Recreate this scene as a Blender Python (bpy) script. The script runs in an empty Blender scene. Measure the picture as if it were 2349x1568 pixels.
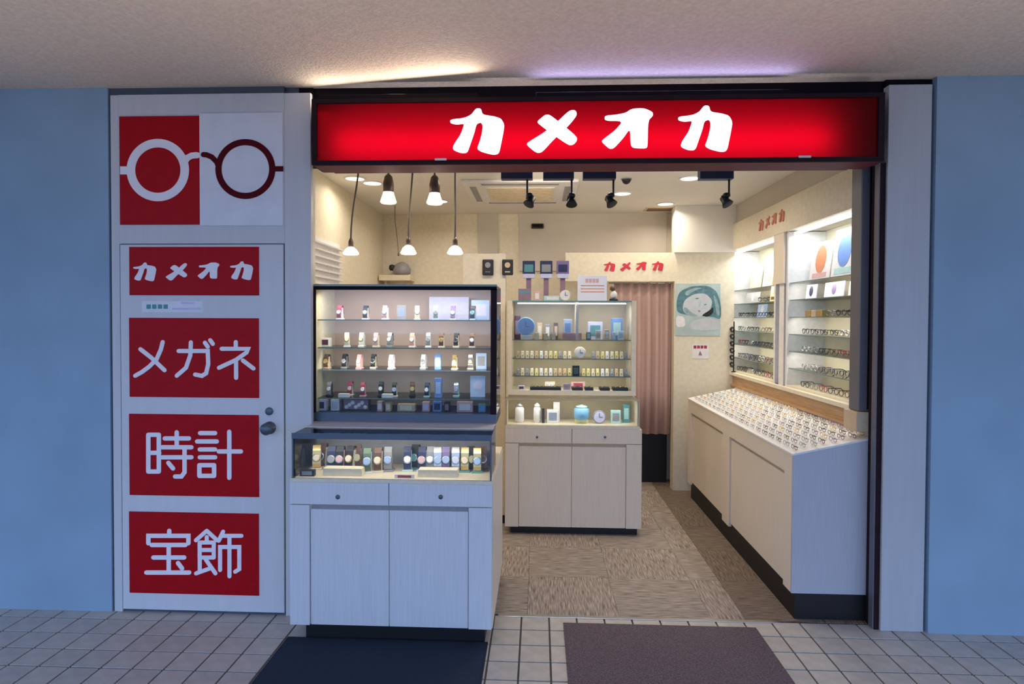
import bpy, bmesh, math, random
from math import sin, cos, pi, radians
from mathutils import Vector, Matrix
from mathutils.geometry import tessellate_polygon
random.seed(7)
S = bpy.context.scene
COL = S.collection

# ------------------------------------------------------------------ camera
F_PX, CX, CY, HC, DC = 1400.0, 1174.5, 757.0, 1.62, 3.31
_a, _p, _r = radians(2.5), radians(1.1), radians(.23)
_F = Vector((-sin(_a)*cos(_p), cos(_a)*cos(_p), -sin(_p)))
_R0 = Vector((cos(_a), sin(_a), 0)); _U0 = _R0.cross(_F)
_R = cos(_r)*_R0 + sin(_r)*_U0; _U = cos(_r)*_U0 - sin(_r)*_R0
_C = Vector((0, -DC, HC))
cam_d = bpy.data.cameras.new('camera'); cam = bpy.data.objects.new('camera', cam_d); COL.objects.link(cam)
cam_d.sensor_width = 36; cam_d.sensor_fit = 'HORIZONTAL'; cam_d.lens = 36*F_PX/2349
cam_d.shift_y = -(784-CY)/2349
cam.matrix_world = Matrix(((_R.x, _U.x, -_F.x, _C.x), (_R.y, _U.y, -_F.y, _C.y), (_R.z, _U.z, -_F.z, _C.z), (0, 0, 0, 1)))
cam_d.clip_start = .05
S.camera = cam
def P(x, y, ax, v):
    "point of the plane (axis ax = v) that the photograph shows at x, y"
    d = _F + _R*((x-CX)/F_PX) - _U*((y-CY)/F_PX)
    return _C + d*((v-_C[ax])/d[ax])

# ------------------------------------------------------------------ world, exposure, lights
S.view_settings.view_transform = 'Standard'; S.view_settings.look = 'None'
S.view_settings.gamma = 1; S.view_settings.use_curve_mapping = False
S.view_settings.exposure = 0.0
W = bpy.data.worlds.new('dusk_sky'); S.world = W; W.use_nodes = True
_n = W.node_tree.nodes; _bg = _n['Background']
_bg.inputs['Color'].default_value = (.37, .57, 1.0, 1); _bg.inputs['Strength'].default_value = 2.3
def lamp(kind, name, loc, power, color, size=.1, size_y=None, target=None, spot=None, blend=.5):
    d = bpy.data.lights.new(name, kind); d.energy = power; d.color = color
    if kind == 'AREA':
        d.size = size
        if size_y: d.shape = 'RECTANGLE'; d.size_y = size_y
        else: d.shape = 'DISK'
    elif kind == 'SPOT':
        d.shadow_soft_size = size; d.spot_size = spot; d.spot_blend = blend
    else: d.shadow_soft_size = size
    o = bpy.data.objects.new(name, d); COL.objects.link(o); o.location = loc
    if target is not None:
        o.rotation_euler = (Vector(target)-Vector(loc)).to_track_quat('-Z', 'Y').to_euler()
    return o
WARM = (1.0, .87, .71); NEUT = (1.0, .92, .80); COOL = (.86, .94, 1.0)
DOWN = [(-1.40, 1.29), (-1.31, 1.45), (1.13, 1.35), (1.16, 2.38), (.35, .75), (-.3, .8), (.7, 1.9), (-.9, 2.2)]
for x, y in DOWN:
    _l = lamp('AREA', 'downlight_lamp', (x, y, 2.655), 1.8 if x < -1.2 else 4.6, WARM, .14, target=(x, y, 0))
    _l.data.spread = radians(158)

# unseen spots added to brighten the soffit, and strips added for its glow
for _x in (-2.3, 0, 2.3):
    lamp('SPOT', 'ground_uplight_lamp', (_x, -1.9, .08), 105, (1, .84, .70), .12, target=(_x, -1.75, 2.86), spot=radians(82), blend=.9)
lamp('AREA', 'sign_top_strip_warm', (-.75, -.14, 2.786), 3.4, (1, .82, .62), .9, .02, target=(-1.0, -1.6, 2.90))
lamp('AREA', 'sign_top_strip_violet', (.62, -.14, 2.786), 2.6, (.52, .48, 1.0), 1.3, .02, target=(.62, -1.1, 3.0))
# ------------------------------------------------------------------ materials
def mat(name, col, rough=.5, metal=0, noise=.04, scale=8, bump=0, bscale=60, stretch=None, spec=.5, emit=None, estr=1):
    m = bpy.data.materials.new(name); m.use_nodes = True
    nt = m.node_tree; N = nt.nodes; L = nt.links; b = N['Principled BSDF']
    b.inputs['Roughness'].default_value = rough; b.inputs['Metallic'].default_value = metal
    b.inputs['Specular IOR Level'].default_value = spec
    tc = N.new('ShaderNodeTexCoord'); src = tc.outputs['Object']
    if stretch:
        mp = N.new('ShaderNodeMapping'); mp.inputs['Scale'].default_value = stretch
        L.new(src, mp.inputs['Vector']); src = mp.outputs['Vector']
    nz = N.new('ShaderNodeTexNoise'); nz.inputs['Scale'].default_value = scale; nz.inputs['Detail'].default_value = 4
    L.new(src, nz.inputs['Vector'])
    rp = N.new('ShaderNodeValToRGB')
    rp.color_ramp.elements[0].position = .3; rp.color_ramp.elements[1].position = .7
    rp.color_ramp.elements[0].color = tuple(max(0, c*(1-noise)) for c in col)+(1,)
    rp.color_ramp.elements[1].color = tuple(min(1, c*(1+noise)) for c in col)+(1,)
    L.new(nz.outputs['Fac'], rp.inputs['Fac']); L.new(rp.outputs['Color'], b.inputs['Base Color'])
    if bump:
        n2 = N.new('ShaderNodeTexNoise'); n2.inputs['Scale'].default_value = bscale; n2.inputs['Detail'].default_value = 3
        L.new(src, n2.inputs['Vector'])
        bp = N.new('ShaderNodeBump'); bp.inputs['Strength'].default_value = bump; bp.inputs['Distance'].default_value = .01
        L.new(n2.outputs['Fac'], bp.inputs['Height']); L.new(bp.outputs['Normal'], b.inputs['Normal'])
    if emit:
        b.inputs['Emission Color'].default_value = tuple(emit)+(1,); b.inputs['Emission Strength'].default_value = estr
    return m
def glass_mat(name, tint=(.93, .97, .96), refl=1.0, ior=1.5):
    m = bpy.data.materials.new(name); m.use_nodes = True
    nt = m.node_tree; N = nt.nodes; L = nt.links; N.clear()
    out = N.new('ShaderNodeOutputMaterial'); mix = N.new('ShaderNodeMixShader')
    t = N.new('ShaderNodeBsdfTransparent'); g = N.new('ShaderNodeBsdfGlossy'); fr = N.new('ShaderNodeFresnel')
    nz = N.new('ShaderNodeTexNoise'); nz.inputs['Scale'].default_value = 3
    rm = N.new('ShaderNodeMapRange'); rm.inputs['To Min'].default_value = .0; rm.inputs['To Max'].default_value = .04
    L.new(nz.outputs['Fac'], rm.inputs['Value']); L.new(rm.outputs['Result'], g.inputs['Roughness'])
    t.inputs['Color'].default_value = tuple(tint)+(1,); g.inputs['Color'].default_value = (refl, refl, refl, 1)
    fr.inputs['IOR'].default_value = ior
    L.new(fr.outputs['Fac'], mix.inputs['Fac']); L.new(t.outputs[0], mix.inputs[1]); L.new(g.outputs[0], mix.inputs[2])
    L.new(mix.outputs[0], out.inputs['Surface'])
    return m
def translucent_mat(name, col):
    m = bpy.data.materials.new(name); m.use_nodes = True
    nt = m.node_tree; N = nt.nodes; L = nt.links; N.clear()
    out = N.new('ShaderNodeOutputMaterial'); mix = N.new('ShaderNodeMixShader'); mix.inputs[0].default_value = .012
    t = N.new('ShaderNodeBsdfTranslucent'); g = N.new('ShaderNodeBsdfGlossy'); g.inputs['Roughness'].default_value = .25
    nz = N.new('ShaderNodeTexNoise'); nz.inputs['Scale'].default_value = 2
    rp = N.new('ShaderNodeValToRGB'); rp.color_ramp.elements[0].color = tuple(c*.95 for c in col)+(1,); rp.color_ramp.elements[1].color = tuple(col)+(1,)
    L.new(nz.outputs['Fac'], rp.inputs['Fac']); L.new(rp.outputs['Color'], t.inputs['Color'])
    L.new(t.outputs[0], mix.inputs[1]); L.new(g.outputs[0], mix.inputs[2]); L.new(mix.outputs[0], out.inputs['Surface'])
    return m
def lit(name, col, s): return mat(name, col, .5, 0, .01, emit=col, estr=s)

M = {}
M['blue_wall'] = mat('blue_painted_wall', (.30, .43, .55), .6, noise=.06, scale=3, bump=.05)
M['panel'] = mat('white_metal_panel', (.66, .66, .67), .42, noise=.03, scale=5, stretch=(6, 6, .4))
M['door'] = mat('white_door_paint', (.70, .70, .72), .4, noise=.03, scale=4, stretch=(4, 4, .5))
M['white_panel'] = mat('white_sign_panel', (.80, .82, .88), .35)
M['red_plate'] = mat('dark_red_plate', (.46, .0015, .008), .45, noise=.08, scale=20, spec=.15)
M['white_letter'] = mat('white_letter_film', (.95, .90, .95), .4)
M['soffit'] = mat('stucco_soffit', (.60, .52, .46), .9, noise=.10, scale=60, bump=.5, bscale=90)
M['asphalt'] = mat('grey_asphalt', (.09, .09, .09), .9, noise=.2, scale=50)
M['emblem_red'] = mat('emblem_dark_red', (.10, .001, .006), .5, spec=.12)
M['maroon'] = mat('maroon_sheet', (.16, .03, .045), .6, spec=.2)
M['grey_laminate'] = mat('blue_grey_laminate', (.50, .50, .54), .45, noise=.05, scale=10, stretch=(16, 16, .6))  # white laminate darkened: the dimmer light at right put into the colour
M['pillar'] = mat('pillar_panel_shaded', (.52, .53, .55), .42, noise=.04, scale=5, stretch=(6, 6, .4))  # darker than the door cladding: weaker light on this side painted in
M['dark'] = mat('black_metal', (.010, .007, .010), .7, noise=.1, spec=.12)
M['dark_frame'] = mat('dark_bronze_frame', (.022, .010, .014), .65, noise=.1, spec=.15)
M['cream'] = mat('cream_wall', (.69, .65, .57), .7, noise=.025, scale=4, bump=.03)
M['cream_ceiling'] = mat('cream_ceiling', (.86, .82, .75), .8, noise=.02, scale=5, bump=.05)
M['taupe'] = mat('taupe_wall', (.62, .56, .48), .7, noise=.04, scale=3)
M['cream_shade'] = mat('cream_wall_shade', (.58, .53, .45), .7, noise=.03, scale=3)  # slightly darker cream of the upright back wall panel
M['laminate'] = mat('cream_laminate', (.82, .72, .58), .4, noise=.04, scale=10, stretch=(14, 14, .6))
M['laminate_w'] = mat('white_laminate', (.72, .72, .74), .42, noise=.05, scale=10, stretch=(16, 16, .6))
M['wood'] = mat('light_oak_wood', (.52, .32, .16), .45, noise=.22, scale=9, stretch=(6, .5, 14))
M['grey_post'] = mat('grey_post', (.165, .165, .185), .4, metal=.2, noise=.05)
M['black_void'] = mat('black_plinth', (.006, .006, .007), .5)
M['carpet'] = mat('carpet_tile_taupe', (.37, .31, .26), .95, noise=.6, scale=7, stretch=(1.5, 22, 1), bump=.3, bscale=60)
M['carpet_b'] = mat('carpet_tile_taupe_cross', (.38, .315, .265), .95, noise=.6, scale=7, stretch=(22, 1.5, 1), bump=.3, bscale=60)
M['carpet_dark'] = mat('carpet_strip_brown', (.21, .16, .12), .95, noise=.55, scale=7, stretch=(22, 1.5, 1), bump=.3, bscale=60)
M['carpet_dark_b'] = mat('carpet_strip_brown_cross', (.215, .165, .125), .95, noise=.55, scale=7, stretch=(1.5, 22, 1), bump=.3, bscale=60)
M['tile'] = mat('ivory_floor_tile', (.56, .52, .47), .45, noise=.10, scale=14)
M['tile_b'] = mat('ivory_floor_tile_darker', (.52, .485, .44), .45, noise=.12, scale=14)
M['grout'] = mat('grey_grout', (.10, .095, .09), .9, noise=.15, scale=40)
M['mat_blue'] = mat('navy_mat', (.010, .022, .05), .9, noise=.15, scale=90, bump=.4, bscale=300)
M['mat_brown'] = mat('brown_mat', (.15, .11, .125), .95, noise=.45, scale=130, bump=.6, bscale=300)
M['steel'] = mat('brushed_steel', (.55, .55, .56), .28, metal=1, noise=.05)
M['dull_steel'] = mat('dull_dark_steel', (.12, .15, .19), .4, metal=.6, noise=.05)
M['glass'] = glass_mat('display_glass', (.97, .985, .98), .75)
M['glass_shelf'] = glass_mat('shelf_glass', (.955, .98, .97), .7)
M['glass_edge'] = mat('green_glass_edge', (.20, .30, .28), .2)
M['bright_edge'] = mat('pale_glass_edge', (.75, .85, .78), .2)
M['sign_face'] = translucent_mat('red_sign_acrylic', (.84, .0004, .11))
M['tube'] = lit('sign_tube_glow', (1, .97, 1), 11)
M['sign_letter'] = lit('sign_letter_glow', (.93, .90, 1.0), 1.15)
M['red_letter'] = mat('red_letter', (.60, .02, .04), .4)
M['orange_letter'] = mat('salmon_letter', (.55, .16, .09), .4)
M['bulb'] = lit('warm_bulb_glow', (1, .84, .62), 3.0)
M['lamp_white'] = lit('downlight_glow', (1, .93, .82), 4)
M['strip'] = lit('shelf_strip_glow', (.95, .98, 1), 2.0)
M['cord'] = mat('grey_brown_cord', (.10, .08, .07), .6)
M['bronze'] = mat('bronze_socket', (.13, .085, .07), .4, metal=.3)
M['spot_blue'] = mat('navy_mounting_plate', (.07, .07, .13), .5)
M['curtain'] = mat('dusty_pink_curtain', (.60, .41, .36), .9, noise=.05, scale=20, stretch=(10, 10, 1))
M['shelf_back'] = mat('pale_shelf_back', (.74, .68, .50), .6, noise=.05)
M['case_back'] = mat('pink_beige_case_back', (.62, .46, .38), .6, noise=.12, scale=4)
M['mid_back'] = mat('olive_beige_case_back', (.50, .42, .26), .6, noise=.10, scale=6)
PAL = dict(white=(.82, .80, .78), cream=(.80, .72, .55), black=(.015, .014, .016), navy=(.02, .03, .09), brown=(.13, .06, .035),
           red=(.38, .04, .08), pink=(.70, .42, .42), silver=(.55, .57, .60), gold=(.66, .48, .20), grey=(.30, .30, .31),
           blue=(.16, .30, .70), paleblue=(.45, .58, .85), lavender=(.62, .62, .85), tan=(.62, .47, .30), teal=(.10, .32, .34),
           green=(.10, .16, .10), darkred=(.10, .01, .03), salmon=(.82, .38, .28), yellow=(.75, .70, .30), skyblue=(.22, .50, .80),
           purple=(.22, .16, .34), orange=(.70, .26, .12), aqua=(.45, .70, .68), mauve=(.30, .18, .24))
for k, c in PAL.items():
    M[k] = mat(k+'_finish', c, .25 if k in ('silver', 'gold') else .5, .7 if k in ('silver', 'gold') else 0, .06, 30)

# ------------------------------------------------------------------ mesh helpers
def box(bm, x0, x1, y0, y1, z0, z1, bev=0):
    vs = [bm.verts.new((x, y, z)) for x in (x0, x1) for y in (y0, y1) for z in (z0, z1)]
    fs = [(0, 1, 3, 2), (4, 6, 7, 5), (0, 4, 5, 1), (2, 3, 7, 6), (0, 2, 6, 4), (1, 5, 7, 3)]
    fl = [bm.faces.new([vs[i] for i in f]) for f in fs]
    if bev:
        es = list({e for f in fl for e in f.edges})
        bmesh.ops.bevel(bm, geom=es, offset=bev, segments=2, affect='EDGES', profile=.5)
    return bm
def nb(): return bmesh.new()
def bx(*a, bev=0): return box(nb(), *a, bev=bev)
def ring_pts(c, r, n, ax): 
    o = []
    for i in range(n):
        t = 2*pi*i/n; u, v = r*cos(t), r*sin(t)
        o.append(Vector(c)+Vector(((u, v, 0) if ax == 2 else (u, 0, v) if ax == 1 else (0, u, v))))
    return o
def lathe(bm, prof, n=20, c=(0, 0, 0), ax=2, cap=True):
    "prof = [(radius, position along the axis)]"
    rows = []
    for r, h in prof:
        cc = Vector(c); cc[ax] += h
        rows.append([bm.verts.new(p) for p in ring_pts(cc, max(r, 1e-4), n, ax)])
    for a, b in zip(rows, rows[1:]):
        for i in range(n):
            bm.faces.new((a[i], a[(i+1) % n], b[(i+1) % n], b[i]))
    if cap:
        bm.faces.new(rows[0][::-1]); bm.faces.new(rows[-1])
    return bm
def tube(bm, pts, r, n=8, closed=False):
    pts = [Vector(p) for p in pts]; rows = []; m = len(pts)
    up = Vector((0, 0, 1))
    for i, p in enumerate(pts):
        if closed: d = pts[(i+1) % m]-pts[i-1]
        else: d = pts[min(i+1, m-1)]-pts[max(i-1, 0)]
        d.normalize(); ref = up if abs(d.z) < .9 else Vector((0, 1, 0))
        s = d.cross(ref).normalized(); u = s.cross(d)
        rows.append([bm.verts.new(p+(s*cos(2*pi*k/n)+u*sin(2*pi*k/n))*r) for k in range(n)])
    rng = range(m if closed else m-1)
    for i in rng:
        a, b = rows[i], rows[(i+1) % m]
        for k in range(n): bm.faces.new((a[k], a[(k+1) % n], b[(k+1) % n], b[k]))
    if not closed:
        bm.faces.new(rows[0][::-1]); bm.faces.new(rows[-1])
    return bm
def wloc(o):
    v = Vector((0, 0, 0))
    while o is not None: v = v + o.location; o = o.parent
    return v
def obj(name, bm, m, parent=None, smooth=False, loc=None):
    "parts are modelled in world space; loc re-centres a thing that is one mesh"
    me = bpy.data.meshes.new(name)
    bmesh.ops.recalc_face_normals(bm, faces=bm.faces)
    bm.to_mesh(me); bm.free()
    if isinstance(m, str): m = M[m]
    me.materials.append(m)
    if smooth:
        for p in me.polygons: p.use_smooth = True
    o = bpy.data.objects.new(name, me); COL.objects.link(o)
    if parent is not None:
        o.parent = parent; me.transform(Matrix.Translation(-wloc(parent)))
    elif loc is not None:
        me.transform(Matrix.Translation(-Vector(loc))); o.location = loc
    return o
def lobj(name, bm, m, parent, smooth=False):
    "part modelled in its thing's own space"
    o = obj(name, bm, m, None, smooth); o.parent = parent; return o
def tag(o, label, cat, group=None, kind=None):
    o['label'] = label; o['category'] = cat
    if group: o['group'] = group
    if kind: o['kind'] = kind
    return o
def thing(name, label, cat, loc=(0, 0, 0), group=None):
    o = bpy.data.objects.new(name, None); COL.objects.link(o); o.location = loc; o.empty_display_size = .05
    return tag(o, label, cat, group)
def struct(name, bm, m, label, cat, parent=None):
    o = obj(name, bm, m, parent)
    if parent is None: tag(o, label, cat, kind='structure')
    return o
def dup(root, loc, rot=None, label=None, group=None):
    r = root.copy(); COL.objects.link(r); r.location = loc
    if rot is not None: r.rotation_euler = rot
    if label: r['label'] = label
    if group: r['group'] = group
    for ch in list(root.children):
        c = ch.copy(); COL.objects.link(c); c.parent = r
        for g in list(ch.children):
            d = g.copy(); COL.objects.link(d); d.parent = c
    return r
ORD = ['first', 'second', 'third', 'fourth', 'fifth', 'sixth', 'seventh', 'eighth', 'ninth', 'tenth', 'eleventh', 'twelfth',
       'thirteenth', 'fourteenth', 'fifteenth', 'sixteenth', 'seventeenth', 'eighteenth', 'nineteenth', 'twentieth', 'twenty-first', 'twenty-second', 'twenty-third', 'twenty-fourth', 'twenty-fifth']

# ---- flat lettering: polygons and round-ended strokes in picture units, mapped to a plane
def poly_prism(bm, pts, fmap, d0, d1):
    "pts 2-D outline; fmap(u, v, d) -> 3-D"
    tris = tessellate_polygon([[Vector((p[0], p[1], 0)) for p in pts]])
    n = len(pts)
    a = [bm.verts.new(fmap(p[0], p[1], d0)) for p in pts]
    b = [bm.verts.new(fmap(p[0], p[1], d1)) for p in pts]
    for t in tris:
        try:
            bm.faces.new([a[i] for i in t]); bm.faces.new([b[i] for i in t][::-1])
        except ValueError: pass
    for i in range(n):
        try: bm.faces.new((a[i], a[(i+1) % n], b[(i+1) % n], b[i]))
        except ValueError: pass
def smooth_poly(pts, it=2):
    for _ in range(it):
        q = []
        for i in range(len(pts)):
            a, b = pts[i], pts[(i+1) % len(pts)]
            q += [(a[0]*.8+b[0]*.2, a[1]*.8+b[1]*.2), (a[0]*.2+b[0]*.8, a[1]*.2+b[1]*.8)]
        pts = q
    return pts
def stroke_outline(pts, w):
    "outline of a round-ended stroke"
    L_, R_ = [], []; n = len(pts); V = [Vector((p[0], p[1])) for p in pts]
    def nrm(d): d = d.normalized(); return Vector((-d.y, d.x))
    for i in range(n):
        if i == 0: s = nrm(V[1]-V[0]); k = 1
        elif i == n-1: s = nrm(V[-1]-V[-2]); k = 1
        else:
            s1, s2 = nrm(V[i]-V[i-1]), nrm(V[i+1]-V[i]); s = (s1+s2).normalized(); k = 1/max(.6, s.dot(s1))
        L_.append(V[i]+s*w/2*k); R_.append(V[i]-s*w/2*k)
    def cap(c, s, sign):
        o = []
        t = Vector((s.y, -s.x))*sign
        for j in range(1, 5):
            a = pi*j/5; o.append(c+s*cos(a)*w/2+t*sin(a)*w/2)
        return o
    sE = nrm(V[-1]-V[-2]); s0 = nrm(V[1]-V[0])
    out = L_ + cap(V[-1], sE, 1) + R_[::-1] + cap(V[0], -s0, 1)
    return [(p.x, p.y) for p in out]
def closed_stroke(bm, pts, w, fmap, d0, d1):
    n = len(pts)
    for i in range(n): poly_prism(bm, stroke_outline([pts[i], pts[(i+1) % n]], w), fmap, d0-.00004*i, d1+.00015*i)

KA = [(1450, 300), (1560, 288), (1615, 262), (1652, 212), (1692, 214), (1702, 262), (1790, 274), (1848, 292), (1874, 340), (1866, 400), (1850, 480),
      (1832, 566), (1790, 577), (1700, 555), (1658, 530), (1678, 480), (1700, 400), (1704, 345), (1690, 322), (1655, 335), (1640, 400), (1612, 480), (1584, 562),
      (1530, 562), (1468, 535), (1480, 490), (1530, 420), (1556, 350), (1556, 332), (1500, 340), (1450, 328)]
ME = [[(600, 250), (648, 248), (662, 285), (600, 365), (480, 475), (385, 580), (342, 583), (265, 520), (275, 500), (400, 425), (500, 345)],
      [(428, 272), (352, 332), (352, 352), (590, 522), (630, 520), (660, 488), (658, 455), (520, 340)]]
O_ = [[(1085, 238), (1180, 232), (1250, 262), (1255, 292), (1215, 330), (1212, 535), (1195, 548), (1100, 545), (1078, 520), (1075, 390), (1020, 470), (930, 566), (850, 495), (862, 478),
       (960, 405), (1020, 332), (878, 332), (875, 292), (960, 285), (1040, 270)]]
BRAND = [([[(x-590, y+12) for x, y in KA]], -590), (ME, 0), (O_, 0), ([KA], 0)]
def word_parts(fmap, d0, d1, m, parent, name='letter', x0=1450-590-590, spacing=None, smooth_it=2, **k):
    "four thick brush-like katakana"
    outs = [[[(x-1781, y+22) for x, y in KA]], ME, O_, [KA]]
    for polys in outs:
        bm = nb()
        for j, pl in enumerate(polys):
            e = .0003*j
            poly_prism(bm, smooth_poly(pl, smooth_it), fmap, d0-e, d1+e)
        obj(name, bm, m, parent)

# ================================================================== SETTING
FY = -.08                              # plane of the shop front
SOF, CEIL = 2.86, 2.68
# soffit over the walkway
struct('ceiling', bx(-9, 9, -5.2, -.02, SOF, SOF+.2), 'soffit', 'beige stucco soffit over the walkway outside the shop', 'ceiling')
struct('ground', bx(-45, 45, -60, -5.2, -.2, -.03), 'asphalt', 'grey asphalt ground beyond the walkway', 'ground')
struct('ground_side', bx(-45, -5.5, -5.2, .2, -.2, -.03), 'asphalt', 'grey asphalt ground left of the tiles', 'ground')
struct('ground_side', bx(5.5, 45, -5.2, .2, -.2, -.03), 'asphalt', 'grey asphalt ground right of the tiles', 'ground')
# grout bed and tiles of the walkway
flo = thing('floor', 'walkway floor of square ivory tiles with grey joints outside the shop', 'floor'); flo['kind'] = 'structure'
obj('grout_bed', bx(-5.5, 5.5, -5.2, 0, -.06, -.006), 'grout', flo)
TS = .1485
def tile_mesh(m):
    me_o = obj('tile', bx(-TS/2+.0045, TS/2-.0045, -TS/2+.0045, TS/2-.0045, -.012, 0, bev=.0015), m, flo); return me_o
tA = tile_mesh('tile'); tB = tile_mesh('tile_b')
first = {0: True, 1: True}
far = nb()
for j in range(34):
    yc = -.012-TS/2-j*TS
    for i in range(-36, 37):
        xc = -.085+TS/2+i*TS
        inview = j < 5 and abs(xc) < (3.3-j*.12)
        if not inview:
            if j >= 5 or abs(xc) < 5.4: box(far, xc-TS/2+.0045, xc+TS/2-.0045, yc-TS/2+.0045, yc+TS/2-.0045, -.012, 0)
            continue
        k = random.random() < .4
        src = tB if k else tA
        if first[k]: o = src; first[k] = False
        else: o = src.copy(); COL.objects.link(o)
        o.location = (xc, yc, random.uniform(-.0006, .0006))
        if yc-TS/2 < -5.2: pass
ft = obj('distant_tiles', far, 'tile', flo); ft['kind'] = 'stuff'

# blue side walls
struct('wall_left', bx(-5.5, -2.338, FY, .25, -.02, SOF), 'blue_wall', 'pale blue painted wall left of the shop front', 'wall')
struct('wall_right', bx(2.02, 5.5, FY-.01, .25, -.02, SOF), 'blue_wall', 'pale blue painted wall right of the shop front', 'wall')
# white cladding round the door
dz0, dz1, dx0, dx1 = .018, 2.012, -2.273, -1.372
cl = thing('wall_front', 'white cladding panel that frames the side door', 'wall', (-1.8, 0, 0)); cl['kind'] = 'structure'
obj('panel', bx(-2.325, dx0-.006, FY, .1, 0, 2.82, bev=.003), 'panel', cl)
obj('panel', bx(dx0-.006, dx1+.006, FY, .1, dz1+.006, 2.82), 'panel', cl)
obj('panel', bx(dx1+.006, -1.222, FY, -.045, 0, 2.82, bev=.003), 'panel', cl)
obj('backing', bx(-2.338, dx1, FY+.012, .10, -.02, SOF), 'dull_steel', cl)
obj('backing', bx(dx1, -1.30, -.044, .10, -.02, SOF), 'dull_steel', cl)
# side door
dr = thing('door_1', 'white side door carrying four dark red signs', 'door', (-1.82, FY, 0)); dr['kind'] = 'structure'
obj('door_slab', bx(dx0, dx1, FY-.004, FY+.02, dz0, dz1, bev=.002), 'door', dr)
pc = P(617, 943, 1, FY-.01)
obj('lock_cylinder', lathe(nb(), [(.021, 0), (.021, -.008), (.017, -.012), (.006, -.012)], 20, (pc.x, FY-.004, pc.z), 1), 'dull_steel', dr, True)
pc = P(618, 981, 1, FY-.01)
kb = obj('knob', lathe(nb(), [(.034, 0), (.034, -.007), (.014, -.012), (.014, -.03), (.028, -.036), (.032, -.05), (.026, -.062), (.008, -.066)], 24, (pc.x, FY-.004, pc.z), 1), 'dull_steel', dr, True)
# right white pillar and shutter guide
pl = thing('wall_pillar', 'tall white metal pillar right of the shop opening', 'pillar', (1.9, FY, 0)); pl['kind'] = 'structure'
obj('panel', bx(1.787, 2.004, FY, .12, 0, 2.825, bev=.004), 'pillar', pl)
obj('shadow_gap', bx(1.787, 2.02, FY+.03, .20, 2.825, SOF), 'dark', pl)
obj('shadow_gap', bx(2.004, 2.02, FY+.03, .20, 0, 2.825), 'dull_steel', pl)
tr = thing('shutter_guide', 'narrow dark vertical shutter guide beside the white pillar', 'shutter track', (1.77, 0, 0))
obj('channel', bx(1.762, 1.786, FY+.015, .02, 0, 2.43), 'dark_frame', tr)
obj('lip', bx(1.755, 1.762, FY+.02, -.02, 0, 2.43), 'grey_post', tr)
tr2 = thing('grey_post', 'grey square metal post standing on the shelf ledge at right', 'post', (1.76, .08, 1.13))
obj('shaft', bx(1.722, 1.815, .045, .15, 1.128, 2.60, bev=.004), 'grey_post', tr2)
obj('groove_strip', bx(1.765, 1.772, .040, .0452, 1.14, 2.50), 'dark', tr2)
# header above the opening (behind the sign)
struct('trim_header', bx(-1.222, 1.787, .0, .1, 2.52, SOF), 'dark', 'dark header beam above the shop opening, behind the sign', 'beam')
struct('trim_header_edge', bx(-1.222, 1.787, -.03, .0, 2.80, SOF), 'dark', 'black strip between the sign and the soffit', 'trim')

struct('trim_jamb_head', bx(-1.34, -1.222, -.04, .1, 2.46, SOF), 'dark', 'dark filler above the left jamb behind the sign end', 'trim')
# interior shell
struct('wall_back', bx(-1.75, 1.9, 2.9, 3.0, 0, CEIL), 'cream', 'cream back wall of the shop', 'wall')
struct('wall_side', bx(-1.75, -1.6, .1, 2.9, 0, CEIL), 'cream', 'cream left side wall inside the shop', 'wall')
wr = thing('wall_display', 'right interior wall with recessed shelving niches', 'wall', (1.9, 1.5, 0)); wr['kind'] = 'structure'
obj('lower_wall', bx(1.83, 2.2, .02, 2.9, 0, 1.10), 'cream', wr)
obj('upper_wall', bx(1.83, 2.2, .02, 2.9, 2.27, CEIL), 'taupe', wr)
obj('end_wall', bx(1.83, 2.2, .12, .24, 1.10, 2.27), 'cream', wr)
obj('end_wall', bx(1.83, 2.2, 2.66, 2.9, 1.10, 2.27), 'cream', wr)
obj('niche_back', bx(2.10, 2.2, .24, 2.66, 1.10, 2.27), 'shelf_back', wr)
fa = obj('fascia_board', bx(1.805, 1.83, .1, 2.66, 2.265, 2.505, bev=.002), 'cream', wr)
struct('ceiling_inner', bx(-1.75, 2.2, .1, 3.0, CEIL, CEIL+.1), 'cream_ceiling', 'cream ceiling inside the shop', 'ceiling')
struct('wall_hidden', bx(-1.75, -1.28, .10, .14, 0, CEIL), 'cream', 'inner face of the door wall', 'wall')
pw = thing('wall_poster', 'cream wall section at the rear right that carries the portrait poster', 'wall', (1.5, 2.5, 0)); pw['kind'] = 'structure'
obj('wall_panel', bx(1.275, 1.83, 2.5, 2.62, 0, 2.245), 'cream', pw)
obj('upper_box', bx(1.27, 1.83, 2.47, 2.62, 2.245, CEIL-.001), 'cream_ceiling', pw)
hd = struct('trim_curtain_header', bx(.25, 1.275, 2.5, 2.56, 1.975, 2.245), 'cream', 'cream header board above the pink curtain', 'header board')
struct('wall_partition', bx(-.60, -.262, 1.50, 1.62, 0, 2.13), 'cream', 'low cream partition behind the left showcase', 'wall')
struct('wall_recess', bx(-.62, -.42, 2.87, 2.9, 0, CEIL-.001), 'cream_shade', 'darker cream upright panel on the back wall', 'wall panel')
struct('trim_backwall', bx(-.2, 1.27, 2.86, 2.9, 2.1, CEIL-.001), 'taupe', 'taupe upper part of the back wall over the centre display', 'wall panel')
struct('door_2', bx(.80, 1.275, 2.78, 2.80, 0, 1.2), 'black_void', 'black panel painted as the unlit dark behind the pink curtain', 'doorway')  # black sheet stands in for the unlit space under the curtain
struct('baseboard_partition', bx(-.60, -.262, 1.485, 1.5, 0, .06), 'black_void', 'dark baseboard of the partition', 'baseboard')

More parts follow.
